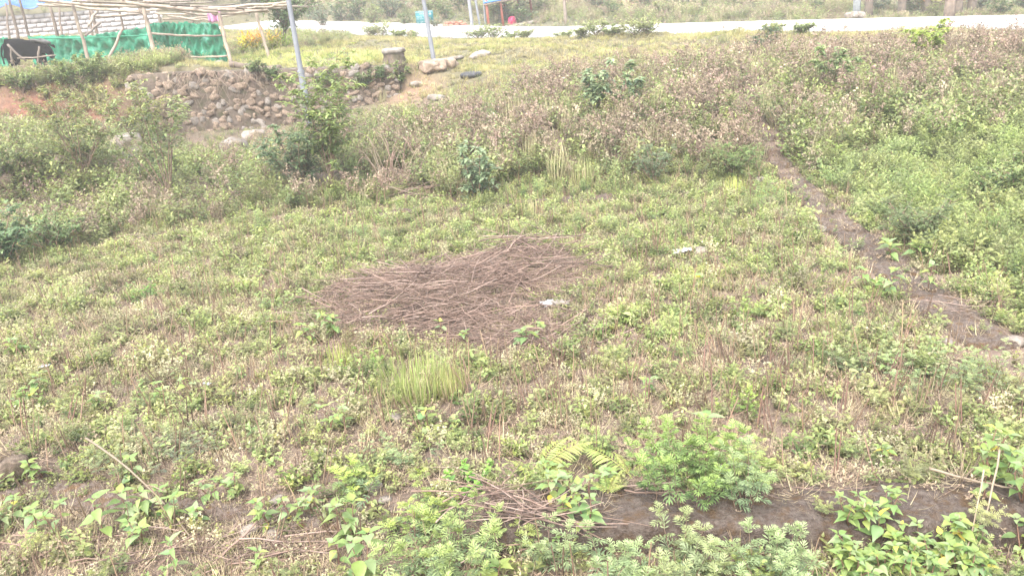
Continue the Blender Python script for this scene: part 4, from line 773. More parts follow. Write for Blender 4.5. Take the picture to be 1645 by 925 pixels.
# green net
t = thing('net_fence', 'sagging green shade net fence hung along the bamboo shed', 'fence', O)
def net(pts_top, pts_bot, D, seed, nu=90, nv=16):
    rng = RNG(seed); g = Geo(); V = []
    for i in range(nu + 1):
        u = i / nu * (len(pts_top) - 1); k_ = np.arange(len(pts_top)); tx, ty = np.interp(u, k_, [p[0] for p in pts_top]), np.interp(u, k_, [p[1] for p in pts_top]); bx_, by_ = np.interp(u, k_, [p[0] for p in pts_bot]), np.interp(u, k_, [p[1] for p in pts_bot])
        A_, B_ = np.array(at(tx, ty + rng.uniform(-1.2, .8), D)), np.array(at(bx_, by_, D - .15)); B_[2] = min(B_[2], Hs(B_[0], B_[1]) + .05)
        for j in range(nv + 1):
            s_ = j / nv; q = A_ + (B_ - A_) * s_; q[1] += .10 * float(noise(np.array(i * .09), np.array(s_ * 1.5 + seed), .7, 20 + seed)) + .05 * float(noise(np.array(i * .09), np.array(s_ * 1.2), .22, 30 + seed)) + .012 * float(noise(np.array(i * .09), np.array(s_ * 4.), .2, 33)); q[2] -= .05 * abs(float(noise(np.array(i * .05), np.array(0.), .8, 40 + seed))) * (1 - s_); q[2] -= .03 * math.sin(i * .3) * s_; V.append(q - O)
    F_ = []
    for i in range(nu):
        for j in range(nv): a = i * (nv + 1) + j; F_ += [(a, a + 1, a + nv + 2), (a, a + nv + 2, a + nv + 1)]
    g.add(V, F_); o = put('net_panel', g.mesh('net_panel', True), 'net', t); md = o.modifiers.new('solid', 'SOLIDIFY'); md.thickness = .008; return o
net([(-40, 60), (12, 59)], [(-34, 100), (20, 100)], 24.6, 1, 30)
net([(45, 58), (90, 57), (135, 57), (190, 50), (243, 40)], [(55, 104), (100, 104), (145, 104), (200, 104), (250, 104)], 24.0, 2)
net([(240, 38), (270, 35), (300, 35), (352, 39)], [(248, 105), (280, 105), (312, 104), (366, 106)], 23.4, 3)
for b, tp, D, r_ in [((243, 54), (357, 57), 23.2, .03), ((245, 90), (366, 90), 23.15, .03), ((46, 62), (243, 56), 23.8, .025)]:
    g = bpole(Geo(), np.array(at(*b, D)) - O, np.array(at(*tp, D)) - O, r_, 9, .03, 90); put('rail', g.mesh('rail', True), 'bamboo' if r_ > .026 else 'net', t)
# laundry
A = at(345, 31, 26.2); t = thing('pink_cloth', 'pink cloth hanging behind the green net', 'cloth', A); g = Geo(); V, F_ = [], []
for i in range(13):
    for j in range(7): V.append((-.2 + i * .033, .04 * math.sin(i * 1.1) * (1 + j * .2), .22 - j * .05 + .015 * math.sin(i)))
for i in range(12):
    for j in range(6): a = i * 7 + j; F_ += [(a, a + 7, a + 8), (a, a + 8, a + 1)]
g.add(V, F_); o = put('drape', g.mesh('drape', True), 'pinkcloth', t); o.modifiers.new('solid', 'SOLIDIFY').thickness = .01
g = Geo(); tube(g, [(-.5, 0, .24), (.5, 0, .25)], .008, 5); put('line', g, 'greywood', t)
# buffalo: one skinned body, facing right, head low
A = at(38, 100, 22.7); gz_ = Hs(A[0], A[1]); t = thing('buffalo', 'black buffalo standing at the rail before the green net, head to the right', 'buffalo', (A[0] + .12, A[1], gz_))
def skin_body(name, verts, edges, rad, mat, parent, root=0, lv=2):
    me = bpy.data.meshes.new(name); me.from_pydata(verts, edges, []); o = put(name, me, mat, parent)
    sk = o.modifiers.new('skin', 'SKIN'); lay = me.skin_vertices[0]
    for i, r_ in enumerate(rad): lay.data[i].radius = (r_, r_) if np.isscalar(r_) else r_; lay.data[i].use_root = (i == root)
    sk.use_smooth_shade = True; s = o.modifiers.new('sub', 'SUBSURF'); s.levels = lv; s.render_levels = lv; return o
h_ = 1.02
vs_ = [(-.42, 0, .72), (-.15, 0, .66), (.15, 0, .67), (.36, 0, .72), (.5, 0, .72), (.62, -.03, .64), (.70, -.05, .50), (.73, -.06, .38)]
ra = [(.2, .22), (.25, .26), (.25, .26), (.22, .25), (.14, .17), (.11, .12), (.085, .09), (.06, .055)]
ed = [(i, i + 1) for i in range(7)]
def chain(start, pts, rr):
    k = start
    for p, r_ in zip(pts, rr): vs_.append(p); ra.append(r_); ed.append((k, len(vs_) - 1)); k = len(vs_) - 1
for sy in (-1, 1):
    chain(3, [(.36, sy * .14, .5), (.38, sy * .14, .27), (.37, sy * .14, .12), (.39, sy * .14, .02)], [.09, .055, .04, .05])
    chain(0, [(-.40, sy * .14, .52), (-.36, sy * .15, .36), (-.46, sy * .15, .24), (-.44, sy * .15, .03)], [.12, .075, .045, .05])
chain(0, [(-.6, .0, .78), (-.66, 0, .6), (-.66, .01, .34)], [.035, .02, .025])
vs_ = [(a * .98, b, c * 1.02) for a, b, c in vs_]
bf = skin_body('body', vs_, ed, ra, 'hide', t, 1)
for sy in (-1, 1):
    g = Geo(); th = np.linspace(0, 1, 9); P = np.stack([.66 - .34 * np.sin(th * 2.2), sy * (.06 + .16 * np.sin(th * 2.4)), .80 + .10 * np.sin(th * 3.0) + .04 * th], 1); tube(g, P, np.linspace(.045, .01, 9), 8); put('horn', g.mesh('horn', True), 'horn', bf)
    g = Geo(); leaves(g, T_OV, [(.64, sy * .1, .76)], np.array([(.1, sy * 1.0, -.25)]), (0, 0, 1), .2, .12, (.02, .02, .02)); o = put('ear', g, 'hide', bf); o.modifiers.new('solid', 'SOLIDIFY').thickness = .012
t = thing('feed_rail', 'leaning bamboo feeding rail in front of the buffalo', 'rail', (A[0], A[1] - .6, gz_)); O2 = np.array(t.location)
for nm, a, b, r_ in (('post', (61, 103), (63, 75), .03), ('rail', (12, 72), (42, 99), .028), ('rail', (28, 94), (90, 89), .02), ('post', (20, 103), (17, 78), .025)):
    g = bpole(Geo(), np.array(at(*a, 22.0)) - O2, np.array(at(*b, 22.0)) - O2, r_, 6, 0, 95); put(nm, g.mesh(nm, True), 'greywood', t)

# ------------------------------------------------------------------ block wall, tarpaulin
D = 32; a0, a1 = np.array(at(-60, 66, D - .5)), np.array(at(262, 62, D + 1.2)); t = thing('block_wall', 'pale hollow block wall standing behind the bamboo shed', 'wall', a0); dv = a1 - a0; dv[2] = 0; Lw = np.linalg.norm(dv); dv /= Lw; ang = math.atan2(dv[1], dv[0]); rng = RNG(760)
zb = min(a0[2], a1[2]) - .1; rows, bw, bh = 8, .34, .165; t.rotation_euler = (0, 0, ang)
g = Geo(); box(g, (Lw / 2, .08, zb - a0[2] + rows * bh / 2 - .25), (Lw, .12, rows * bh + .5)); put('mortar', g, 'blockmortar', t); g = Geo(); box(g, (0, 0, 0), (bw - .022, .15, bh - .022)); bm_ = g.mesh('block'); bm_.materials.append(M['block'])
for j in range(rows):
    n = int(Lw / bw)
    for i in range(n): put('block', bm_, None, t, ((i + .5 + .5 * (j % 2)) * bw, .06 + rng.normal(0, .006), zb - a0[2] + (j + .5) * bh), (0, rng.normal(0, .008), rng.normal(0, .012)))
g = Geo(); box(g, (Lw / 2, .05, zb - a0[2] - .12), (Lw, .24, .2)); put('footing', g, 'concrete', t)
t = thing('tarpaulin', 'blue tarpaulin roof sagging over the block wall at top left', 'tarpaulin', a0); c = [np.array(at(*q)) - a0 for q in ((-60, 14, 31.2), (150, 0, 32.4), (150, -24, 36), (-60, -22, 36))]; V, F_ = [], []
for i in range(25):
    for j in range(9):
        u, s_ = i / 24, j / 8; q = (c[0] * (1 - u) + c[1] * u) * (1 - s_) + (c[3] * (1 - u) + c[2] * u) * s_; V.append(q + (0, 0, .05 * math.sin(u * 22) * (1 - s_) - .12 * math.sin(u * math.pi * 3) ** 2 * (1 - s_)))
for i in range(24):
    for j in range(8): a = i * 9 + j; F_ += [(a, a + 9, a + 10), (a, a + 10, a + 1)]
g = Geo(); g.add(V, F_); o = put('sheet', g.mesh('sheet', True), 'tarp', t); o.modifiers.new('solid', 'SOLIDIFY').thickness = .02
for px in (15, 100, 148): 
    p, q = np.array(at(px, 64, 31.0)), np.array(at(px - 6, 6 - px * .03, 31.4)); p[2] = Hs(p[0], p[1]) - .1; g = bpole(Geo(), p - a0, q - a0, .04, 5, 0, px); put('prop', g.mesh('prop', True), 'darkwood', t)

# ------------------------------------------------------------------ brush pile
rng = RNG(800); c0 = G(700, 480); t = thing('brush_pile', 'wide heap of cut brown sticks in the middle of the plot', 'brush pile', c0)
def twig(rng, L_=1.0, r_=.006, fork=True, bendy=.08, col=(.3, .2, .16)):
    g = Geo(); n = 7; x_ = np.linspace(-.5, .5, n) * L_; ph = rng.uniform(0, 6.28); P = np.stack([x_, bendy * L_ * np.sin(x_ / L_ * 3 + ph) + rng.normal(0, .008, n), .04 * L_ * np.cos(x_ / L_ * 3 + ph) + rng.normal(0, .004, n)], 1); P -= P.mean(0)
    tube(g, P, np.linspace(r_, r_ * .45, n), 4, col)
    if fork:
        for j in range(rng.integers(1, 3)):
            k_ = rng.integers(2, 5); d = np.array([rng.uniform(.5, 1), rng.uniform(-.8, .8), rng.uniform(-.2, .4)]) * L_ * rng.uniform(.12, .3); tube(g, [P[k_], P[k_] + d * .5 + (0, 0, .01), P[k_] + d], [r_ * .6, r_ * .45, r_ * .25], 3, col)
    return g
TW = [twig(RNG(810 + i), RNG(830 + i).uniform(.5, 1.15), RNG(840 + i).uniform(.0035, .0082), i % 4 != 0, RNG(845 + i).uniform(.05, .16)).mesh(f'stick_{i}') for i in range(12)]
for i, me in enumerate(TW): me.materials.append(M[('twig', 'twigdark', 'twiglight', 'twig', 'twiglight')[i % 5]])
def pile_spot(rng):
    e = PILE[rng.choice(3, p=[.56, .22, .22])]; a = rng.uniform(0, 6.28); q = math.sqrt(rng.uniform(0, 1)) * rng.choice([.85, .92, .92, 1.12, 1.35])
    c, s = math.cos(e[4]), math.sin(e[4]); u, v_ = e[2] * .95 * q * math.cos(a), e[3] * q * math.sin(a); px, py = e[0] + u * c - v_ * s, e[1] + u * s + v_ * c
    hmax = {50: .3, 28: .36, 36: .10}[e[3]]; return px, py, hmax * max(0, 1 - q ** 1.7)
gs = Geo()
for i in range(1200):
    px, py, hm = pile_spot(rng); d = ray(px, py); p = CAM + d * ((0.02 - CAM_H) / d[2]); dens_ = i < 300
    u = math.sqrt(rng.uniform(0, 1)); zz = .012 + hm * (rng.uniform(.6, 1.1) if dens_ else u)
    loc_az = -.05 + .5 * math.sin(px * .017 + py * .03); az = rng.normal(loc_az, .35) if rng.uniform() < .6 else rng.uniform(-1.6, 1.6); az += math.pi * rng.integers(0, 2)
    rot = (rng.uniform(-1.5, 1.5), rng.normal(0, .11) - .12 * math.cos(az) * (px - 700) / 400 * (hm < .1), az)
    if dens_: put('stick', TW[rng.integers(0, 12)], None, t, (p[0] - c0.x, p[1] - c0.y, zz), rot, rng.uniform(.6, 1.05))
    else:
        me = twig(rng, rng.uniform(.3, .9), rng.uniform(.0025, .0055), rng.uniform() < .45, rng.uniform(.04, .16)); Rm = np.array(Euler(rot).to_matrix())
        for v_, f_ in zip(me.v, me.f): gs.v.append(v_ @ Rm.T + (p[0] - c0.x, p[1] - c0.y, zz)); 
        base_ = gs.n
        for f_ in me.f: gs.f.append(f_ + base_)
        gs.c += me.c; gs.n += me.n
o = put('fine_sticks', gs, 'twig', t); o['kind'] = 'stuff'
# thinner dead brush lying elsewhere
def brush(label, px, py, rx, ry, n, hm, seed, L_=(.5, 1.0), az0=0.0, azs=.5):
    rng = RNG(seed); c = G(px, py); t = thing('brush_heap', label, 'brush heap', c, group='thin dead brush heaps')
    for i in range(n):
        a, q = rng.uniform(0, 6.28), math.sqrt(rng.uniform(0, 1)); g_ = G(px + rx * q * math.cos(a), py + ry * q * math.sin(a)); az = rng.normal(az0, azs)
        put('stick', TW[rng.integers(0, 12)], None, t, (g_.x - c.x, g_.y - c.y, g_.z - c.z + .01 + hm * rng.uniform(0, 1)), (rng.uniform(-.5, .5), rng.normal(0, .1), az), rng.uniform(L_[0], L_[1]))
brush('dark dead brush lying below the left shrub', 325, 322, 75, 16, 40, .22, 851, (.6, 1.1))
brush('grey dead brush lying between the big shrub and the small sapling', 680, 322, 60, 14, 30, .2, 852)
brush('dead stems strewn on the ground at bottom left of centre', 430, 880, 150, 42, 60, .06, 853, (.4, .8), .3, .5)
brush('dead stems strewn on the ground in the near left corner', 150, 890, 150, 40, 46, .05, 854, (.4, .8), .1, .6)
brush('purplish dead stems beside the near foundation wall at bottom centre', 840, 875, 90, 40, 60, .07, 855, (.4, .8), -.2, .45)
brush('dead stems scattered below the left end of the brush pile', 660, 548, 90, 18, 30, .04, 856, (.4, .8))
brush('dead brush on the ground left of the plot', 240, 395, 90, 12, 22, .08, 857, (.5, .9))
brush('dead stems draped over the right foundation wall', 1520, 510, 45, 12, 7, .08, 858, (.3, .55))
brush('few thin dead stems right of the brush pile', 940, 470, 50, 40, 14, .03, 859, (.4, .7))
brush('dead stems scattered left of the brush pile', 420, 465, 60, 18, 14, .03, 860, (.4, .7))
# single long stalks
def stalk(label, a, b, r_, mat='straw', za=.02, zb=.02, name='dead_stalk', cat='stalk'):
    A_, B_ = G(*a) + Vector((0, 0, za)), G(*b) + Vector((0, 0, zb)); rg = RNG(int(a[0] * 7 + a[1])); V = np.array(B_ - A_); n = 8; uu = np.linspace(0, 1, n)[:, None]
    t = thing(name, label, cat, A_, group='single dead stalks'); g = Geo(); P = V * uu + rg.normal(0, .02, (1, 3)) * uu * (1 - uu) * 4 + rg.normal(0, .004, (n, 3)); tube(g, P, np.linspace(r_, r_ * .55, n), 6); st_ = put('stem', g.mesh('stem', True), mat, t)
    g = Geo(); q = P[4]; tube(g, [q, q + V * .08 + (0, .02, .03), q + V * .17 + (0, .05, .04)], [r_ * .5, r_ * .4, r_ * .25], 4); put('side_twig', g, mat, st_)
stalk('long pale dead stalk slanting across leafy weeds at lower left', (150, 745), (308, 872), .0075, 'straw', .2, .05)
stalk('straight pale bamboo cane leaning over the near foundation at lower right', (1490, 790), (1625, 842), .009, 'straw', .08, .05)
stalk('thin grey twig lying along the near foundation wall, upper one', (985, 806), (1190, 797), .006, 'twiglight', .015, .015)
stalk('thin grey twig lying along the near foundation wall, lower one', (1005, 814), (1120, 814), .0055, 'twig', .012, .012)
stalk('dark crooked stick poking out of the lower right of the brush pile', (855, 500), (955, 518), .009, 'twigdark', .06, .03)
stalk('dark stick rising from the top right of the brush pile', (905, 412), (840, 390), .008, 'twigdark', .1, .25)
stalk('grey dead stalk crossing the stones at bottom left', (420, 860), (340, 915), .008, 'twig', .1, .03)
stalk('pale curved stalk among the dense clump at the bottom right', (1590, 840), (1560, 925), .006, 'straw', .3, .02)
stalk('pale upright stalk left of the curved one at bottom right', (1565, 860), (1545, 925), .005, 'straw', .25, .02)
stalk('twig lying before the earth clod at the left edge', (0, 785), (90, 775), .006, 'twig', .08, .09)
stalk('pale dead stalk along the left half of the near foundation', (800, 795), (690, 770), .004, 'straw', .08, .08)

brush('few thin dead stems scattered along the near foundation wall', 1230, 835, 190, 22, 10, .02, 861, (.2, .45), .0, .6)
brush('thin dead stems on the right end of the near foundation wall', 1560, 815, 80, 18, 5, .02, 862, (.2, .4), .0, .6)
# ------------------------------------------------------------------ litter
def scrap(label, px, py, s_, seed, mat='plastic', up=.01):
    rng = RNG(seed); p = G(px, py); n = 9; X_, Y_ = np.meshgrid(np.linspace(-.5, .5, n), np.linspace(-.5, .5, n)); r_ = 1 + .25 * noise(X_, Y_, .6, seed)
    Z_ = np.abs(noise(X_, Y_, .35, seed + 1)) * .16 * s_[0] + .12 * s_[0] * (1 - (X_ ** 2 + Y_ ** 2) * 2); V = np.stack([X_ * s_[0] * r_, Y_ * s_[1] * r_, Z_], 2).reshape(-1, 3); a = (np.arange(n - 1)[:, None] * n + np.arange(n - 1)[None]).ravel()
    g = Geo(); g.add(V, np.concatenate([np.stack([a, a + 1, a + n + 1], 1), np.stack([a, a + n + 1, a + n], 1)])); o = put('plastic_scrap', g, mat, None, p + Vector((0, 0, up)), (rng.normal(0, .15), rng.normal(0, .15), rng.uniform(-.4, .4))); o.modifiers.new('solid', 'SOLIDIFY').thickness = .004
    return tag(o, label, 'plastic scrap', 'plastic scraps in the plot')
scrap('crumpled white plastic scrap right of the brush pile', 1096, 414, (.2, .17), 901, up=.05)
scrap('white wrapper beside the lower right of the brush pile', 882, 497, (.14, .14), 902, up=.04); scrap('pale greenish wrapper just right of the white wrapper', 900, 495, (.16, .1), 903, 'palerock', .04)
scrap('small white scrap near the left edge', 77, 606, (.07, .06), 904, up=.1); scrap('tiny white scrap in the left foreground', 337, 637, (.06, .04), 905, up=.1)
# old tyre and sheet below the pole
A = G(757, 124); t = thing('old_tyre', 'half buried black tyre in the grass right of the second steel pole', 'tyre', A + Vector((0, 0, .04)), .2); g = Geo(); tube(g, [(math.cos(a) * .2, math.sin(a) * .18, -.01) for a in np.linspace(0, 6.2832, 25)], .06, 8); put('tread', g.mesh('tread', True), 'rubber', t); g = Geo(); tube(g, [(math.cos(a) * .14, math.sin(a) * .12, .02) for a in np.linspace(0, 6.2832, 25)], .02, 5); put('inner_rim', g, 'rubber', t)

# ------------------------------------------------------------------ shrubs and trees
def shrub(name, label, cat, px, py, H, R, seed, group=None, D=None, mat='leaf', parts=('stems', 'foliage'), **kw):
    if D is None: p = G(px, py)
    else:
        q = at(px, py, D); p = Vector((q[0], q[1], Hs(q[0], q[1])))
    gs, gl = woody(RNG(seed), H * (1.12 if name == 'shrub' else 1), R * (1.06 if name == 'shrub' else 1), **kw); t = thing(name, label, cat, p, group=group); put(parts[0], gs.mesh(parts[0], True), 'stem', t); put(parts[1], gl, mat, t); return t
GLOSS = dict(c0=(.05, .09, .045), c1=(.17, .22, .08))
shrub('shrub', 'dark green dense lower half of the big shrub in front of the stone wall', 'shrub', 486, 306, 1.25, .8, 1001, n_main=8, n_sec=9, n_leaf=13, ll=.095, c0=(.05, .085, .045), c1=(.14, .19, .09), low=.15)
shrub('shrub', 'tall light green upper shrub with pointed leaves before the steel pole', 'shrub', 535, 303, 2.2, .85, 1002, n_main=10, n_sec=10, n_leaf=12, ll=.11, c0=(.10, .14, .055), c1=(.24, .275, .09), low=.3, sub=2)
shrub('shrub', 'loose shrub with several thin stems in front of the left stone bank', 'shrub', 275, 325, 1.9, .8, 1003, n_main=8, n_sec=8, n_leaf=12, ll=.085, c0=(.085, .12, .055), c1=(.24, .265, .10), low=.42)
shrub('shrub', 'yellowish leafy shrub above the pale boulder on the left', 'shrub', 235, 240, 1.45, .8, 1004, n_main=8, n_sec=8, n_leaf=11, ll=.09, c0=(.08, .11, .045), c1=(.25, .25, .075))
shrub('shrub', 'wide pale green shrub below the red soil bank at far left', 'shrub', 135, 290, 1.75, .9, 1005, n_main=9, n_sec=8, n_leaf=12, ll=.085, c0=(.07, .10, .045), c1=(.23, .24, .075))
shrub('shrub', 'small shrub below the red soil bank at the left edge', 'shrub', 15, 300, .75, .55, 1006, n_main=7, n_sec=7, n_leaf=11, ll=.085, c0=(.07, .10, .045), c1=(.23, .23, .08))
shrub('shrub', 'dark leafy shrub cut by the left edge beside the plot', 'shrub', 12, 430, .75, .5, 1007, n_main=7, n_sec=8, n_leaf=12, ll=.085, c0=(.04, .08, .04), c1=(.15, .2, .09))
shrub('shrub', 'low green shrub right of the dark left edge shrub', 'shrub', 90, 405, .6, .55, 1008, n_main=8, n_sec=7, n_leaf=11, ll=.07, c0=(.07, .11, .05), c1=(.19, .22, .08))
shrub('sapling', 'young sapling with silvery leaves in front of the dry bank left of centre', 'sapling', 768, 322, .95, .42, 1009, n_main=4, n_sec=9, n_leaf=11, ll=.10, lw=.55, c0=(.08, .12, .07), c1=(.25, .29, .16), low=.1)
shrub('sapling', 'silvery leaved sapling on the dry bank, left one of the pair', 'sapling', 958, 190, 1.2, .42, 1010, n_main=4, n_sec=8, n_leaf=9, ll=.12, lw=.55, c0=(.07, .12, .075), c1=(.27, .31, .16), low=.2)
shrub('sapling', 'silvery leaved sapling on the dry bank, right one of the pair', 'sapling', 1003, 188, 1.1, .42, 1011, n_main=4, n_sec=7, n_leaf=9, ll=.12, lw=.55, c0=(.07, .12, .075), c1=(.26, .30, .14), low=.2)
shrub('sapling', 'thin broad leaved sapling among dry weeds on the right bank', 'sapling', 1335, 150, 1.0, .45, 1012, n_main=4, n_sec=6, n_leaf=8, ll=.13, lw=.5, c0=(.1, .14, .06), c1=(.24, .28, .11), low=.35)
shrub('sapling', 'yellow green sapling standing up against the road at right', 'sapling', 1490, 108, 1.0, .55, 1013, n_main=5, n_sec=6, n_leaf=8, ll=.13, lw=.5, c0=(.15, .2, .05), c1=(.33, .36, .08), low=.45)
shrub('bush', 'small dark bush on the verge right of centre', 'bush', 1232, 92, .7, .4, 1014, n_main=6, n_sec=7, n_leaf=12, ll=.07, c0=(.05, .08, .05), c1=(.12, .16, .09), tpl=T_DIA)
shrub('bush', 'grey green feathery bush at the back of the plot right of centre', 'bush', 1050, 300, .75, .4, 1015, n_main=7, n_sec=8, n_leaf=13, ll=.05, tpl=T_PIN, lw=.8, c0=(.11, .14, .085), c1=(.2, .23, .13))
shrub('bush', 'green bush at the back right corner beside the stepped wall', 'bush', 1180, 290, .7, .5, 1016, n_main=8, n_sec=7, n_leaf=12, ll=.06, tpl=T_PIN, lw=.8, c0=(.10, .145, .06), c1=(.21, .25, .09))
shrub('bush', 'dark bush among feathery weeds right of the foundation wall', 'bush', 1475, 400, .62, .5, 1017, n_main=8, n_sec=8, n_leaf=13, ll=.055, tpl=T_PIN, lw=.8, c0=(.08, .12, .055), c1=(.17, .21, .10))
shrub('bush', 'leafy bush cut by the right edge above the feathery weeds', 'bush', 1630, 330, .7, .5, 1018, n_main=8, n_sec=8, n_leaf=12, ll=.07, c0=(.07, .12, .05), c1=(.19, .23, .08))
for i, (px, py, H_, R_, lb) in enumerate([(520, 130, .45, .3, 'creeper clump hanging over the wall right of the steel pole'), (575, 135, .5, .28, 'creeper clump on the stone wall, middle one of three'), (603, 120, .35, .2, 'small creeper clump near the right end of the stone wall'), (405, 108, .35, .25, 'creeper spilling over the wall beside the logs'), (430, 118, .45, .2, 'creeper clump on the wall left of the steel pole')]):
    q = at(px, py, 18.6); t = shrub('creeper', lb, 'creeper', px, py, H_, R_, 1030 + i, 'creepers on the stone wall', D=18.4, n_main=7, n_sec=6, n_leaf=10, ll=.07, c0=(.06, .1, .045), c1=(.16, .2, .08)); t.location = Vector((q[0], float(wall_y(np.array([q[0]]))[0]) - .12, q[2] - .2))
shrub('bush', 'bright green bush filling the gap at the right end of the stone wall', 'bush', 636, 145, .65, .42, 1040, n_main=7, n_sec=7, n_leaf=11, ll=.07, c0=(.07, .12, .045), c1=(.19, .25, .08))
# bare arching brambles
rng = RNG(1050); p = G(625, 300); t = thing('bramble', 'bare arching bramble stems right of the big shrub', 'bramble', p)
for i in range(16):
    a = rng.uniform(0, 6.28); R_ = rng.uniform(.25, .65); H_ = rng.uniform(.45, .9); uu = np.linspace(0, 1, 9); P = np.stack([rng.normal(0, .12) + math.cos(a) * R_ * uu, rng.normal(0, .12) + math.sin(a) * R_ * .6 * uu, H_ * np.sin(uu * rng.uniform(1.7, 2.7)) - .03], 1); g = Geo(); tube(g, P, np.linspace(.009, .004, 9), 5); put('stem', g.mesh('stem', True), 'twig' if i % 2 else 'straw', t)
# terrace greenery
for i, (px, py, H_, R_, lb) in enumerate([(30, 125, .55, .5, 'leafy weed bush below the buffalo at the left edge'), (95, 118, .6, .55, 'leafy weed bush right of the buffalo on the terrace edge'), (150, 122, .55, .5, 'leafy weed bush at the foot of the left bamboo post'), (200, 128, .45, .45, 'leafy weed bush left of the stone wall top'), (135, 150, .5, .5, 'leafy weed bush hanging down right of the red soil bank')]):
    shrub('bush', lb, 'bush', px, py, H_, R_, 1060 + i, 'weed bushes on the terrace edge', D=18.4 + .3 * (i % 3), n_main=8, n_sec=6, n_leaf=11, ll=.075, c0=(.08, .12, .05), c1=(.22, .25, .09))
# croton plants with orange leaves
rng = RNG(1080)
for i, (px, py, c1, lb) in enumerate([(392, 92, (.65, .42, .08), 'yellow orange leaved garden plant behind the bamboo post, leftmost'), (408, 91, (.7, .35, .07), 'orange leaved garden plant just left of the right bamboo post'), (419, 90, (.62, .26, .07), 'tall orange red garden plant behind the right bamboo post'), (440, 92, (.3, .3, .06), 'yellow green garden plant left of the tree trunk'), (462, 92, (.2, .28, .06), 'green garden plant right of the tree trunk'), (447, 94, (.6, .35, .1), 'small orange garden plant at the tree foot')]):
    q = at(px, py, 25.6); t = thing('garden_plant', lb, 'plant', (q[0], q[1], Hs(q[0], q[1])), rng.uniform(0, 6), 'garden plants behind the shed'); gs = Geo(); gl = clump(RNG(1081 + i), 9, .75, .35, .12, 9, .2, .28, T_LAN, (.16, .22, .05), c1, sr=.008, pitch=(.5, 1.2), g_stem=gs); put('stems', gs, 'stem', t); put('foliage', gl, 'leaf', t)
# tree behind the steel pole
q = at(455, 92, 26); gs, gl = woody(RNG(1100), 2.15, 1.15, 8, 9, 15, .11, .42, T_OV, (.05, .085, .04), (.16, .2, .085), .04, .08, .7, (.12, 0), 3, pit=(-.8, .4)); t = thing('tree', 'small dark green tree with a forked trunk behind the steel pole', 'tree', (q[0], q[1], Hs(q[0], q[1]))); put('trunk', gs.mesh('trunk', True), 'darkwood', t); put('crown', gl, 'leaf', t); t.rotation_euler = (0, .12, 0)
# shrubs along the road and over the hillside
RS = [(600, 58, 'round'), (617, 57, 'broad'), (640, 60, 'low'), (662, 61, 'thin'), (770, 63, 'large'), (792, 62, 'tall'), (818, 63, 'low'), (842, 61, 'narrow'), (905, 60, 'small'), (935, 59, 'low'), (958, 57, 'round'), (985, 57, 'small'), (1020, 56, 'tall'), (1040, 56, 'wide'), (1245, 52, 'tiny'), (1290, 54, 'tiny')]
for i, (px, py, ad) in enumerate(RS):
    big = {'round': .7, 'broad': .85, 'low': .4, 'thin': .45, 'large': .8, 'tall': .8, 'narrow': .6, 'small': .45, 'wide': .6, 'tiny': .4}[ad] * 1.15
    order = 'first second third fourth fifth sixth seventh eighth ninth tenth eleventh twelfth thirteenth fourteenth fifteenth sixteenth'.split()[i]
    p = G(px, py + 2); s_, _ = road_info(np.array([p.x]), np.array([p.y]))
    if s_[0] > -.35: p.x += 0; p.y -= float(s_[0]) + .45; p.z = Hs(p.x, p.y)
    t = shrub('bush', f'{ad} green bush on the near road edge, {order} from the left', 'bush', px, py, big * .62, big * .85, 1200 + i, 'bushes along the near road edge', n_main=7, n_sec=5, n_leaf=9, ll=.11, tpl=T_DIA, c0=(.13, .16, .07), c1=(.25, .275, .115)); t.location = p
HP = []
for i in range(7):
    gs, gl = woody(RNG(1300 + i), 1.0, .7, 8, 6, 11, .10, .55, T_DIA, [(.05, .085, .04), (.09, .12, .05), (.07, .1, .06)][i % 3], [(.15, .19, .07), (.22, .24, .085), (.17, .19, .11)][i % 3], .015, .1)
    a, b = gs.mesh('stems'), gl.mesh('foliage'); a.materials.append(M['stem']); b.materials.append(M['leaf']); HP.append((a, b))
HS = [(520, 38, 46, 1.9, 'dark'), (548, 30, 48, 1.8, 'grey green'), (575, 26, 50, 2.2, 'tall'), (600, 34, 47, 1.6, 'pale'), (628, 24, 50, 2.3, 'dense dark'), (652, 36, 46, 1.3, 'low'), (690, 18, 52, 2.0, 'loose'), (715, 26, 50, 1.6, 'green'), (740, 14, 54, 2.2, 'tall'), (700, 40, 42, 1.0, 'small'),
      (795, 22, 48, 1.9, 'grey'), (822, 30, 44, 2.3, 'bright green leafy'), (838, 34, 43, 1.6, 'green'), (872, 14, 50, 1.6, 'low dry'), (965, 18, 44, 2.4, 'yellow green'), (985, 22, 43, 1.6, 'round'), (1035, 16, 44, 2.0, 'orange tinged'), (1062, 22, 42, 1.5, 'low'), (1090, 14, 44, 1.8, 'grey green'), (1130, 16, 43, 1.5, 'pale'),
      (1180, 12, 44, 1.7, 'green'), (1215, 20, 41, 1.2, 'small'), (1265, 10, 44, 1.8, 'broad'), (1310, 16, 40, 1.4, 'dry'), (1345, 8, 42, 1.9, 'dark'), (1410, 16, 38, 1.7, 'dark'), (1465, 14, 38, 1.9, 'blue green'), (1500, 22, 36, 1.2, 'low'), (1570, 16, 36, 2.2, 'bright green'), (1605, 22, 34, 1.9, 'green'), (1640, 14, 35, 2.2, 'tall green'),
      (500, 22, 52, 2.2, 'tall dark'), (400, 18, 50, 2.0, 'dark'), (435, 10, 54, 2.4, 'dark tall'), (345, 8, 56, 2.4, 'dark'), (300, 14, 50, 1.8, 'grey')]
ORD = 'first second third fourth fifth sixth seventh eighth ninth tenth eleventh twelfth'.split()
SIDES = [(480, 'behind the bamboo shed'), (668, 'left of the teal sign'), (785, 'between teal sign and blue roof'), (880, 'behind the blue roofed shelter'), (1150, 'just right of the wooden post'), (1376, 'just left of the white post'), (9999, 'right of the white post')]
cnt_ = {}
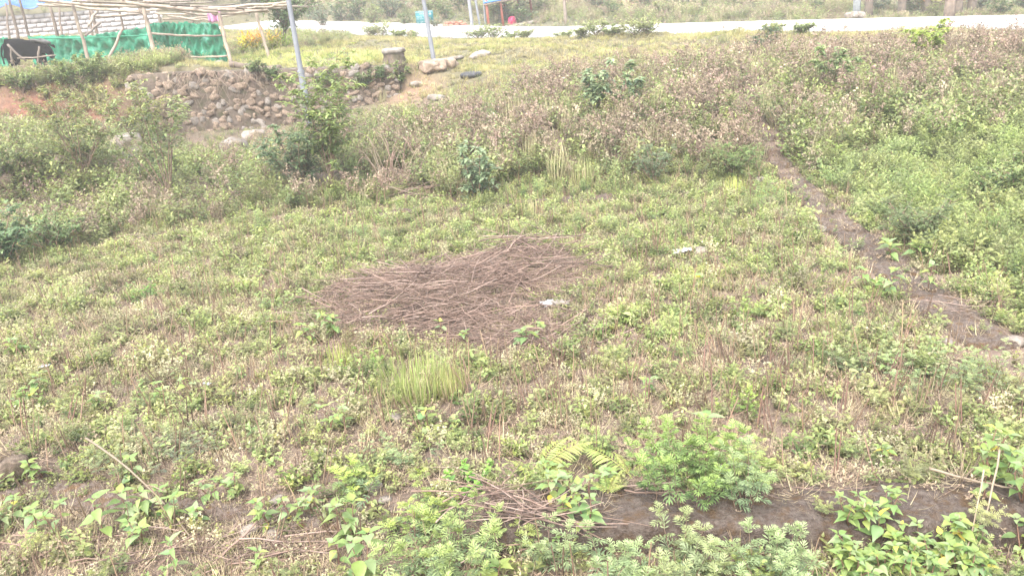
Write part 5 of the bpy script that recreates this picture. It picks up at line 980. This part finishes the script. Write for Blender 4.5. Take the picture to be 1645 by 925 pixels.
for i, (px, py, D, s_, ad) in enumerate(sorted(HS)):
    side = next(sd2 for lim, sd2 in SIDES if px < lim); cnt_[side] = cnt_.get(side, 0) + 1
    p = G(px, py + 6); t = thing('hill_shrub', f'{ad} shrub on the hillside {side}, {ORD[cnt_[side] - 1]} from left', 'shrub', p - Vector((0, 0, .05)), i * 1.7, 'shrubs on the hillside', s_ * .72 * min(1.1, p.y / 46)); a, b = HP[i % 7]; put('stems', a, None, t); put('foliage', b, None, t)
for i, (px, D, lb) in enumerate([(1395, 41, 'dark tree trunk just right of the thick white post'), (1448, 40, 'dark slender tree beyond the road, second right of the white post'), (1488, 39, 'dark tree before the reddish plants beyond the road'), (1524, 40, 'dark thick tree right of the reddish plants'), (1538, 41, 'dark slender tree beside the thick one beyond the road'), (1560, 43, 'dark tree farthest right beyond the road')]):
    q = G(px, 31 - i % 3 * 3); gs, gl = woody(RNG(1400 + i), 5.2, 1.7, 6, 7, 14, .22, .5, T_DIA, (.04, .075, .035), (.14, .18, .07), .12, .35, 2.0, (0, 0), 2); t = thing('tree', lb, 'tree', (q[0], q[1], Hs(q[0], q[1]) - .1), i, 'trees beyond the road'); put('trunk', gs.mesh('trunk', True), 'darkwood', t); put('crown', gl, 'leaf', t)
for i, (px, c1, lb) in enumerate([(1480, (.5, .12, .07), 'red leaved plant between dark trunks beyond the road'), (1500, (.5, .5, .06), 'yellow leaved plant between dark trunks beyond the road'), (1534, (.5, .14, .07), 'small red leaved plant at the thick dark trunk')]):
    q = G(px, 24); t = thing('garden_plant', lb, 'plant', (q[0], q[1], Hs(q[0], q[1])), i, 'coloured plants beyond the road'); gs = Geo(); gl = clump(RNG(1450 + i), 12, 1.3, .4, .2, 9, .3, .3, T_LAN, (.12, .16, .05), c1, sr=.012, g_stem=gs); put('stems', gs, 'stem', t); put('foliage', gl, 'leaf', t)

# ------------------------------------------------------------------ feathery plants, grass tufts, ferns in the plot
def feather(label, px, py, H_, spread, n, seed, c0=(.12, .165, .09), c1=(.27, .30, .10), ll=.105, group='feathery plants near the camera', base=.12, tpl=T_PIN, per=11, name='feathery_plant', z=None):
    p = G(px, py); gs = Geo(); gl = clump(RNG(seed), max(5, int(n * .72)), H_, spread, base, per, ll, .95, tpl, c0, c1, cs=(.2, .19, .12), sr=.003, top=4, g_stem=gs, pitch=(-.2, .8), gap=.15, hv=.55); t = thing(name, label, 'plant', p, 0, group); put('stems', gs, 'stem', t); put('foliage', gl, 'leaf', t); return t
SIL = dict(c0=(.135, .175, .095), c1=(.235, .27, .125))
feather('large silvery feathery plant at bottom centre, left of the dead stems', 705, 935, .4, .55, 40, 1501, base=.3, c1=(.245, .28, .10), c0=(.13, .17, .09))
feather('yellow tipped feathery plant above the bottom centre plant', 690, 855, .26, .5, 18, 1502, base=.2, c1=(.27, .295, .08))
feather('feathery plant with yellow tips beside the angular grey stone', 575, 800, .24, .6, 9, 1503, base=.1, c1=(.31, .34, .09))
feather('bright green feathery bush behind the near foundation wall', 1105, 800, .42, .5, 34, 1504, base=.26, c0=(.095, .15, .055), c1=(.2, .265, .075))
feather('paler feathery bush overlapping the right of the bright green bush', 1190, 790, .35, .5, 14, 1505, base=.12, c0=(.12, .18, .07), c1=(.28, .32, .11))
feather('silvery feathery plant at the bottom edge right of the dead stems', 985, 945, .3, .6, 14, 1506, base=.16, **SIL)
feather('tall silvery feathery plant at the bottom edge before the foundation wall', 1100, 945, .36, .5, 20, 1507, base=.2, **SIL)
feather('silvery feathery plant standing on the near foundation right of centre', 1195, 850, .34, .45, 9, 1508, base=.06, **SIL)
feather('wide silvery feathery plant at the bottom edge left of the leafy clump', 1245, 945, .32, .6, 22, 1509, base=.22, **SIL)
feather('sparse silvery feathery plant left of the leafy clump', 885, 915, .3, .5, 8, 1510, base=.08, **SIL)
feather('small feathery plant beside dead stems at bottom centre', 825, 900, .26, .5, 7, 1511, base=.08, c0=(.13, .18, .1))
feather('pale feathery patch behind the leafy weeds on the left', 190, 735, .2, .8, 22, 1512, base=.3, ll=.06, **SIL)
feather('grey green feathery patch right of the pale patch on the left', 290, 735, .2, .8, 20, 1513, base=.26, ll=.06, c0=(.12, .15, .1), c1=(.22, .25, .13))
feather('low grey feathery patch left of the angular grey stone', 645, 745, .2, .8, 18, 1514, base=.22, ll=.06, c0=(.13, .17, .09), c1=(.24, .28, .13))
feather('grey green feathery clump on the right in pale weeds, upper one', 1390, 595, .3, .6, 26, 1515, base=.3, ll=.07, **SIL)
feather('grey green feathery clump on the right in pale weeds, middle one', 1490, 625, .3, .6, 26, 1516, base=.3, ll=.07, **SIL)
feather('grey green feathery clump touching the right foundation wall', 1590, 630, .32, .6, 22, 1517, base=.25, ll=.07, **SIL)
feather('bright green herb clump left of the grass tuft', 590, 600, .2, .8, 18, 1518, base=.16, ll=.05, c0=(.09, .16, .04), c1=(.2, .29, .06), name='herb_clump', group='herb clumps in the plot')
feather('bright green herb clump above the near green bush', 1182, 668, .17, .8, 18, 1519, base=.14, ll=.045, c0=(.09, .17, .04), c1=(.22, .31, .07), name='herb_clump', group='herb clumps in the plot')
feather('dark green herb clump left of the flat pale stone', 245, 478, .18, .9, 22, 1520, base=.2, ll=.05, c0=(.07, .14, .04), c1=(.16, .25, .06), name='herb_clump', group='herb clumps in the plot')
feather('bright herb clump behind the near foundation at centre', 755, 775, .14, .9, 16, 1521, base=.16, ll=.05, tpl=T_OV, c0=(.09, .17, .04), c1=(.2, .3, .06), name='herb_clump', group='herb clumps in the plot')
feather('light green feathery clump right of the brush pile', 1215, 510, .24, .7, 22, 1522, base=.25, ll=.06, c0=(.12, .17, .06), c1=(.25, .3, .09))
feather('pale feathery plant beside the left end of the brush pile', 455, 495, .25, .7, 14, 1523, base=.16, ll=.07, c0=(.13, .18, .09), c1=(.27, .31, .12))
feather('pale green feathery mound behind the brush pile', 610, 415, .26, .8, 24, 1524, base=.3, ll=.06, c0=(.13, .18, .07), c1=(.25, .29, .1))
feather('green feathery mound left of the stepped wall at the back', 1235, 330, .4, .7, 26, 1525, base=.35, ll=.07, c0=(.11, .16, .07), c1=(.23, .27, .1))
feather('pale green feathery bush beside the stepped wall, upper right', 1310, 275, .6, .6, 30, 1526, base=.4, ll=.08, c0=(.12, .175, .06), c1=(.25, .3, .09))
def tuft(label, px, py, H_, n, seed, wd=.006, c0=(.15, .21, .05), c1=(.33, .36, .10), spread=.55, base=.16):
    p = G(px, py); t = thing('grass_tuft', label, 'grass tuft', p, 0, 'grass tufts'); put('blades', grass(RNG(seed), n, H_, spread, wd, c0, c1, base), 'leaf', t); put('dead_blades', grass(RNG(seed + 1), n // 2, H_ * .85, spread * 1.4, wd, (.2, .14, .09), (.3, .24, .14), base * 1.2), 'dry', t)
tuft('large bright green grass tuft below the brush pile', 672, 640, .36, 300, 1601, .008, (.14, .185, .06), (.25, .285, .10), 1.0, .22); tuft('yellowish grass tuft touching the large bright tuft on its right', 725, 635, .28, 120, 1602, .006, (.2, .22, .08), (.38, .36, .14), .5, .12)
tuft('small bright grass tuft in the far right of the plot', 1180, 318, .35, 90, 1603, .01); tuft('thin pale grass tuft behind the brush pile', 858, 345, .3, 40, 1604, .008, (.3, .27, .15), (.42, .37, .2), .3)
tuft('grass tuft left of the brush pile base', 545, 588, .22, 90, 1605, .006); tuft('yellow grass patch right of the brush pile', 1120, 455, .16, 150, 1606, .005, (.24, .24, .08), (.36, .33, .11), .9, .35)
tuft('pale green grass tuft at the back edge left of the stepped wall', 940, 300, .5, 90, 1607, .011, (.18, .21, .09), (.32, .33, .15), .5, .2)
def frond_mesh(rng, L_=.42, n=18, c0=(.17, .21, .055), c1=(.26, .28, .08)):
    g = Geo(); u = np.linspace(0, 1, 10); P = np.stack([u * L_, .03 * L_ * np.sin(u * 3), L_ * (.55 * u - .62 * u ** 2)], 1); tube(g, P, np.linspace(.003, .0012, 10), 4, (.3, .27, .1), False)
    uu = np.linspace(.14, .98, n); Q = np.stack([np.interp(uu, u, P[:, j]) for j in range(3)], 1); ln = L_ * .23 * np.sin(np.clip(uu * 1.15, 0, 1) * math.pi * .92 + .22) + .01
    for sy in (-1, 1): leaves(g, T_LAN, Q, np.tile((.45, sy, -.05), (n, 1)) + rng.normal(0, .06, (n, 3)), (0, 0, 1), ln, .018 * L_ / .42, lerp(c0, c1, rng.uniform(0, 1, n)))
    return g.mesh('frond')
FR = [frond_mesh(RNG(1650 + i), .42 if i < 2 else .34) for i in range(3)]
for f_ in FR: f_.materials.append(M['leaf'])
for i, (px, py, angs, s_, lb) in enumerate([(862, 772, [(.35, 1.1), (.75, .85), (-.35, .75), (2.6, .5)], 1.0, 'yellow green fern with arching fronds behind the near foundation'), (1015, 770, [(2.5, .95), (2.0, .5), (.6, .45)], 1.0, 'yellow green fern with one upright frond left of the near bush'), (978, 828, [(.9, .45), (1.6, .4), (.1, .4), (2.6, .35)], .9, 'small yellow fern growing on the near foundation wall')]):
    t = thing('fern', lb, 'fern', G(px, py), 0, 'ferns'); 
    for j, (a, k_) in enumerate(angs): put('frond', FR[j % 3], None, t, (0, 0, .01), (0, -.35 - .12 * (j % 2), a), k_ * s_)

# ------------------------------------------------------------------ broad leaved weeds, leaf by leaf
def big_leaf(rng, c0, c1):
    g = Geo(); leaves(g, T_BIG, [(0, 0, 0)], np.array([(1., 0, 0)]), (0, 0, 1), 1.0, .62 * rng.uniform(.85, 1.1), c0); v = g.v[0]; tt_ = np.clip(v[:, 0], 0, 1); g.c[0] = lerp(c0, c1, tt_ * .5 + rng.uniform(0, .5)); v[:, 2] += .03 * np.sin(v[:, 0] * 9 + v[:, 1] * 7); me = g.mesh('leaf'); me.materials.append(M['leaf'])
    me.polygons.foreach_set('use_smooth', np.ones(len(me.polygons), bool)); return me
LV = [big_leaf(RNG(1700 + i), c0, c1) for i, (c0, c1) in enumerate([((.125, .19, .055), (.17, .225, .07)), ((.14, .195, .06), (.185, .23, .08)), ((.115, .175, .065), (.155, .21, .085)), ((.17, .215, .055), (.21, .245, .07)), ((.15, .2, .085), (.2, .245, .115)), ((.095, .155, .045), (.135, .19, .06))])]
LYEL = big_leaf(RNG(1720), (.45, .38, .07), (.5, .42, .1))
def leafy(label, px, py, H_, n_node, ll, seed, group, lean=None, narrow=1.0, n_stem=1, z=0.0):
    rng = RNG(seed); p = G(px, py) + Vector((0, 0, z)); t = thing('broadleaf_weed', label, 'weed', p, rng.uniform(0, 6.28), group)
    for s_ in range(n_stem):
        a = rng.uniform(0, 6.28); o = (.12 if n_stem == 1 else .45) * rng.uniform(.5, 1); H2 = H_ * (1 if s_ == 0 else rng.uniform(.55, .95)); e = np.array([math.cos(a) * o * H2, math.sin(a) * o * H2, H2]); uu = np.linspace(0, 1, 6); P = e * uu[:, None] + rng.normal(0, .012, 3) * np.sin(uu * 3.14)[:, None]; P[0] = (0, 0, -.02)
        g = Geo(); tube(g, P, np.linspace(.0048, .0022, 6), 5); put('stem', g.mesh('stem', True), 'redstem', t)
        nn = max(2, n_node if s_ == 0 else n_node - 1)
        for j in range(nn):
            u = .28 + .72 * j / (nn - 1) if nn > 1 else 1; q = np.array([np.interp(u, uu, P[:, k_]) for k_ in range(3)]); top_ = j == nn - 1
            for k_ in range(2 if not top_ else 4):
                if not top_ and rng.uniform() < .1: continue
                az = j * 1.57 + k_ * (3.1416 if not top_ else 1.57) + rng.normal(0, .25); l_ = ll * (.75 + .5 * math.sin(u * 2.6)) * rng.uniform(.8, 1.2) * (.75 if top_ and k_ > 1 else 1)
                pit_ = rng.normal(-.05, .22) if not top_ else rng.uniform(.15, .7)
                me = LYEL if rng.uniform() < .02 else LV[rng.integers(0, 6) if not top_ else rng.choice([1, 3, 0, 4])]
                st = q + np.array([math.cos(az), math.sin(az), .2]) * l_ * .12
                put('leaf', me, None, t, st, (rng.normal(0, .2), -pit_, az), (l_, l_ * narrow, l_))
LW = []
A1 = 'leafy weeds in the near left corner'
for q in [(60, 862, .22, 4, .062, 'broad leaved weed with yellowish top in the near left corner', 2), (20, 850, .18, 4, .055, 'small broad leaved weed at the left edge below the earth clod', 2), (92, 875, .24, 4, .06, 'broad leaved weed right of the yellowish one in the near left corner', 2), (72, 775, .17, 4, .06, 'broad leaved weed beside the earth clod', 2), (215, 770, .15, 3, .07, 'broad leaved weed with long leaves left of the pale stalk', 1),
          (172, 868, .28, 4, .075, 'tall red stemmed weed with large leaves left of the slanting pale stalk', 1), (215, 850, .24, 4, .07, 'red stemmed weed under the slanting pale stalk', 2), (250, 830, .2, 4, .065, 'leafy weed behind the middle of the slanting pale stalk', 2), (275, 845, .2, 4, .06, 'yellow green leafy weed right of the slanting pale stalk', 3), (232, 880, .16, 4, .055, 'low leafy weed below the slanting pale stalk', 3), (320, 850, .16, 3, .05, 'small leafy weed right of the slanting pale stalk end', 2), (340, 815, .2, 4, .05, 'dark stemmed leafy weed left of the crossing stalks', 3), (375, 800, .19, 4, .05, 'leafy weed left of the flat pale stone on the foundation', 2)]: LW.append((*q, A1))
A2 = 'leafy weeds at the bottom left of centre'
for q in [(282, 925, .2, 5, .06, 'narrow leaved bright weed rosette at the bottom edge on the left', 1), (435, 850, .2, 4, .055, 'red stemmed weed left of the pale stones', 2), (475, 850, .2, 4, .05, 'reddish weed with small leaves between pale stones', 3), (508, 835, .18, 4, .05, 'reddish weed with yellow leaves left of the large leaved weed', 3), (572, 870, .26, 4, .075, 'large leaved weed with upright top left of the silvery plant', 2), (585, 940, .26, 4, .085, 'largest leaved weed at the bottom edge left of the silvery plant', 2), (545, 915, .16, 3, .06, 'dark stalked weed at the bottom edge left of the largest leaved weed', 1), (425, 925, .12, 3, .06, 'low narrow leaved weed at the bottom edge', 2), (805, 940, .12, 3, .08, 'single broad leaved weed cut by the bottom edge at centre', 1)]: LW.append((*q, A2))
A3 = 'leafy weeds on and before the near foundation'
for q in [(890, 830, .16, 4, .05, 'leafy weed growing on the near foundation left of the small fern', 2), (925, 835, .14, 3, .055, 'broad leaved weed beside the small yellow fern', 2), (948, 830, .12, 3, .05, 'small leafy weed touching the small yellow fern', 1), (918, 870, .14, 4, .045, 'low leafy weed below the near foundation at centre', 3), (945, 890, .15, 4, .055, 'fresh leafy weed right of the purplish dead stems', 3), (910, 895, .12, 3, .045, 'small dark leafy weed on the purplish dead stems', 2), (880, 775, .12, 3, .05, 'leafy weed under the arching fern', 2), (915, 785, .13, 3, .05, 'leafy weed right of the arching fern', 2), (972, 790, .14, 3, .06, 'pale leafy weed with a brown leaf between the two ferns', 2), (1125, 790, .46, 3, .09, 'single flat broad leaf on a tall stem above the near green bush', 1)]: LW.append((*q, A3))
A4 = 'dense leafy clump at the bottom right'
rng = RNG(1800)
for row, (y_, n_, nm) in enumerate([(892, 7, 'back'), (914, 8, 'middle'), (942, 8, 'front')]):
    for i in range(n_):
        LW.append((1345 + 225 * (i + .5) / n_ + rng.normal(0, 7), y_ + rng.normal(0, 6), rng.uniform(.14, .21), 5, rng.uniform(.04, .052), f'red stemmed leafy weed of the bottom right clump, {nm} row, {ORD[i]} from left', 3, A4))
LW += [(1398, 890, .24, 4, .06, 'tallest weed at the upper left of the dense bottom right clump', 1, A4), (1525, 892, .2, 4, .06, 'upright weed at the upper right of the dense bottom right clump', 1, A4), (1425, 935, .16, 4, .05, 'yellowish narrow leaved weed at the bottom edge before the dense clump', 2, A4)]
A5 = 'leafy weeds at the right edge'
for q in [(1575, 790, .3, 4, .06, 'tall leafy weed group above the bamboo cane, left stem', 3), (1610, 790, .32, 5, .06, 'tall leafy weed group above the bamboo cane, right stem', 3), (1590, 800, .24, 4, .055, 'shorter leafy weed before the tall group above the bamboo cane', 3), (1635, 850, .24, 4, .065, 'leafy weed below the bamboo cane at the right edge', 2), (1640, 900, .2, 4, .055, 'leafy weed with a yellow leaf at the bottom right corner', 2), (1575, 845, .18, 3, .055, 'leafy weed crossing the lower end of the bamboo cane', 1), (1415, 745, .14, 3, .055, 'lone bright leafy weed behind the right half of the near foundation', 2)]: LW.append((*q, A5))
A6 = 'leafy weeds around the brush pile'
for q in [(540, 545, .24, 5, .06, 'bright leafy weed at the lower left of the brush pile', 3), (500, 555, .2, 4, .06, 'dark leafy weed left of the bright one by the brush pile', 3), (848, 560, .2, 4, .07, 'leafy weed with broad leaves in front of the brush pile', 2), (870, 555, .18, 3, .065, 'leafy weed right of the broad leaved one in front of the brush pile', 1), (710, 545, .16, 4, .05, 'small leafy weed sprouting through the front of the brush pile', 1), (745, 555, .14, 3, .05, 'leafy sprout at the front edge of the brush pile', 2), (1420, 480, .3, 5, .07, 'upright yellow green weed left of the right foundation wall, lower one', 2), (1395, 470, .25, 4, .06, 'upright yellow green weed left of the right foundation wall, upper one', 2), (1490, 475, .22, 4, .06, 'leafy weed growing on the right foundation wall', 1), (1430, 425, .16, 3, .1, 'broad grey leaved weed beside the right foundation wall', 2), (1480, 425, .18, 3, .1, 'broad silvery leaved weed right of the right foundation wall', 2), (35, 575, .18, 4, .07, 'dark leafy weed in shade at the left edge', 2), (60, 640, .2, 4, .065, 'leafy weed below the small white scrap on the left', 2), (40, 660, .2, 4, .06, 'leafy weed at the left edge below the white scrap', 3), (160, 660, .14, 4, .05, 'low leafy weed right of the small white scrap', 3), (260, 650, .16, 4, .055, 'low leafy weed left of the tiny white scrap', 3), (310, 640, .16, 3, .05, 'pale leafy weed beside the tiny white scrap', 2), (1130, 465, .12, 3, .07, 'dark broad leaved weed below the crumpled white scrap', 2), (530, 700, .2, 4, .05, 'red stemmed weed in the middle of the left foreground', 2), (555, 705, .22, 4, .05, 'taller red stemmed weed in the middle of the left foreground', 1), (690, 700, .2, 3, .06, 'single stemmed weed below the dark grey stone', 1), (1045, 640, .16, 4, .05, 'leafy weed below the brush pile in dry stalks', 2), (960, 545, .12, 4, .05, 'bright narrow leaved rosette right of the brush pile', 2)]: LW.append((*q, A6))
for i, (px, py, H_, nn, l_, lb, ns, grp) in enumerate(LW):
    leafy(lb, px, py, H_, nn, l_ * 1.15, 1900 + i, grp, narrow=.62 if 'narrow' in lb else 1.0, n_stem=ns, z=0)

# ------------------------------------------------------------------ added haze volume, lifts the dark tones like a lens veil
g = Geo(); box(g, (0, 35.5, 8.0), (152, 112, 22)); hz_o = put('haze', g, None); hz_o['kind'] = 'stuff'; hz_o['label'] = 'thin pale haze volume added to soften contrast'
hm, hn, hl, _b = new_mat('haze'); hn.remove(_b); pv = hn.new('ShaderNodeVolumePrincipled'); pv.inputs['Color'].default_value = (.96, .95, .94, 1); pv.inputs['Density'].default_value = .003; pv.inputs['Anisotropy'].default_value = .2
hl.new(pv.outputs[0], hn['Material Output'].inputs['Volume']); hz_o.data.materials.append(hm)
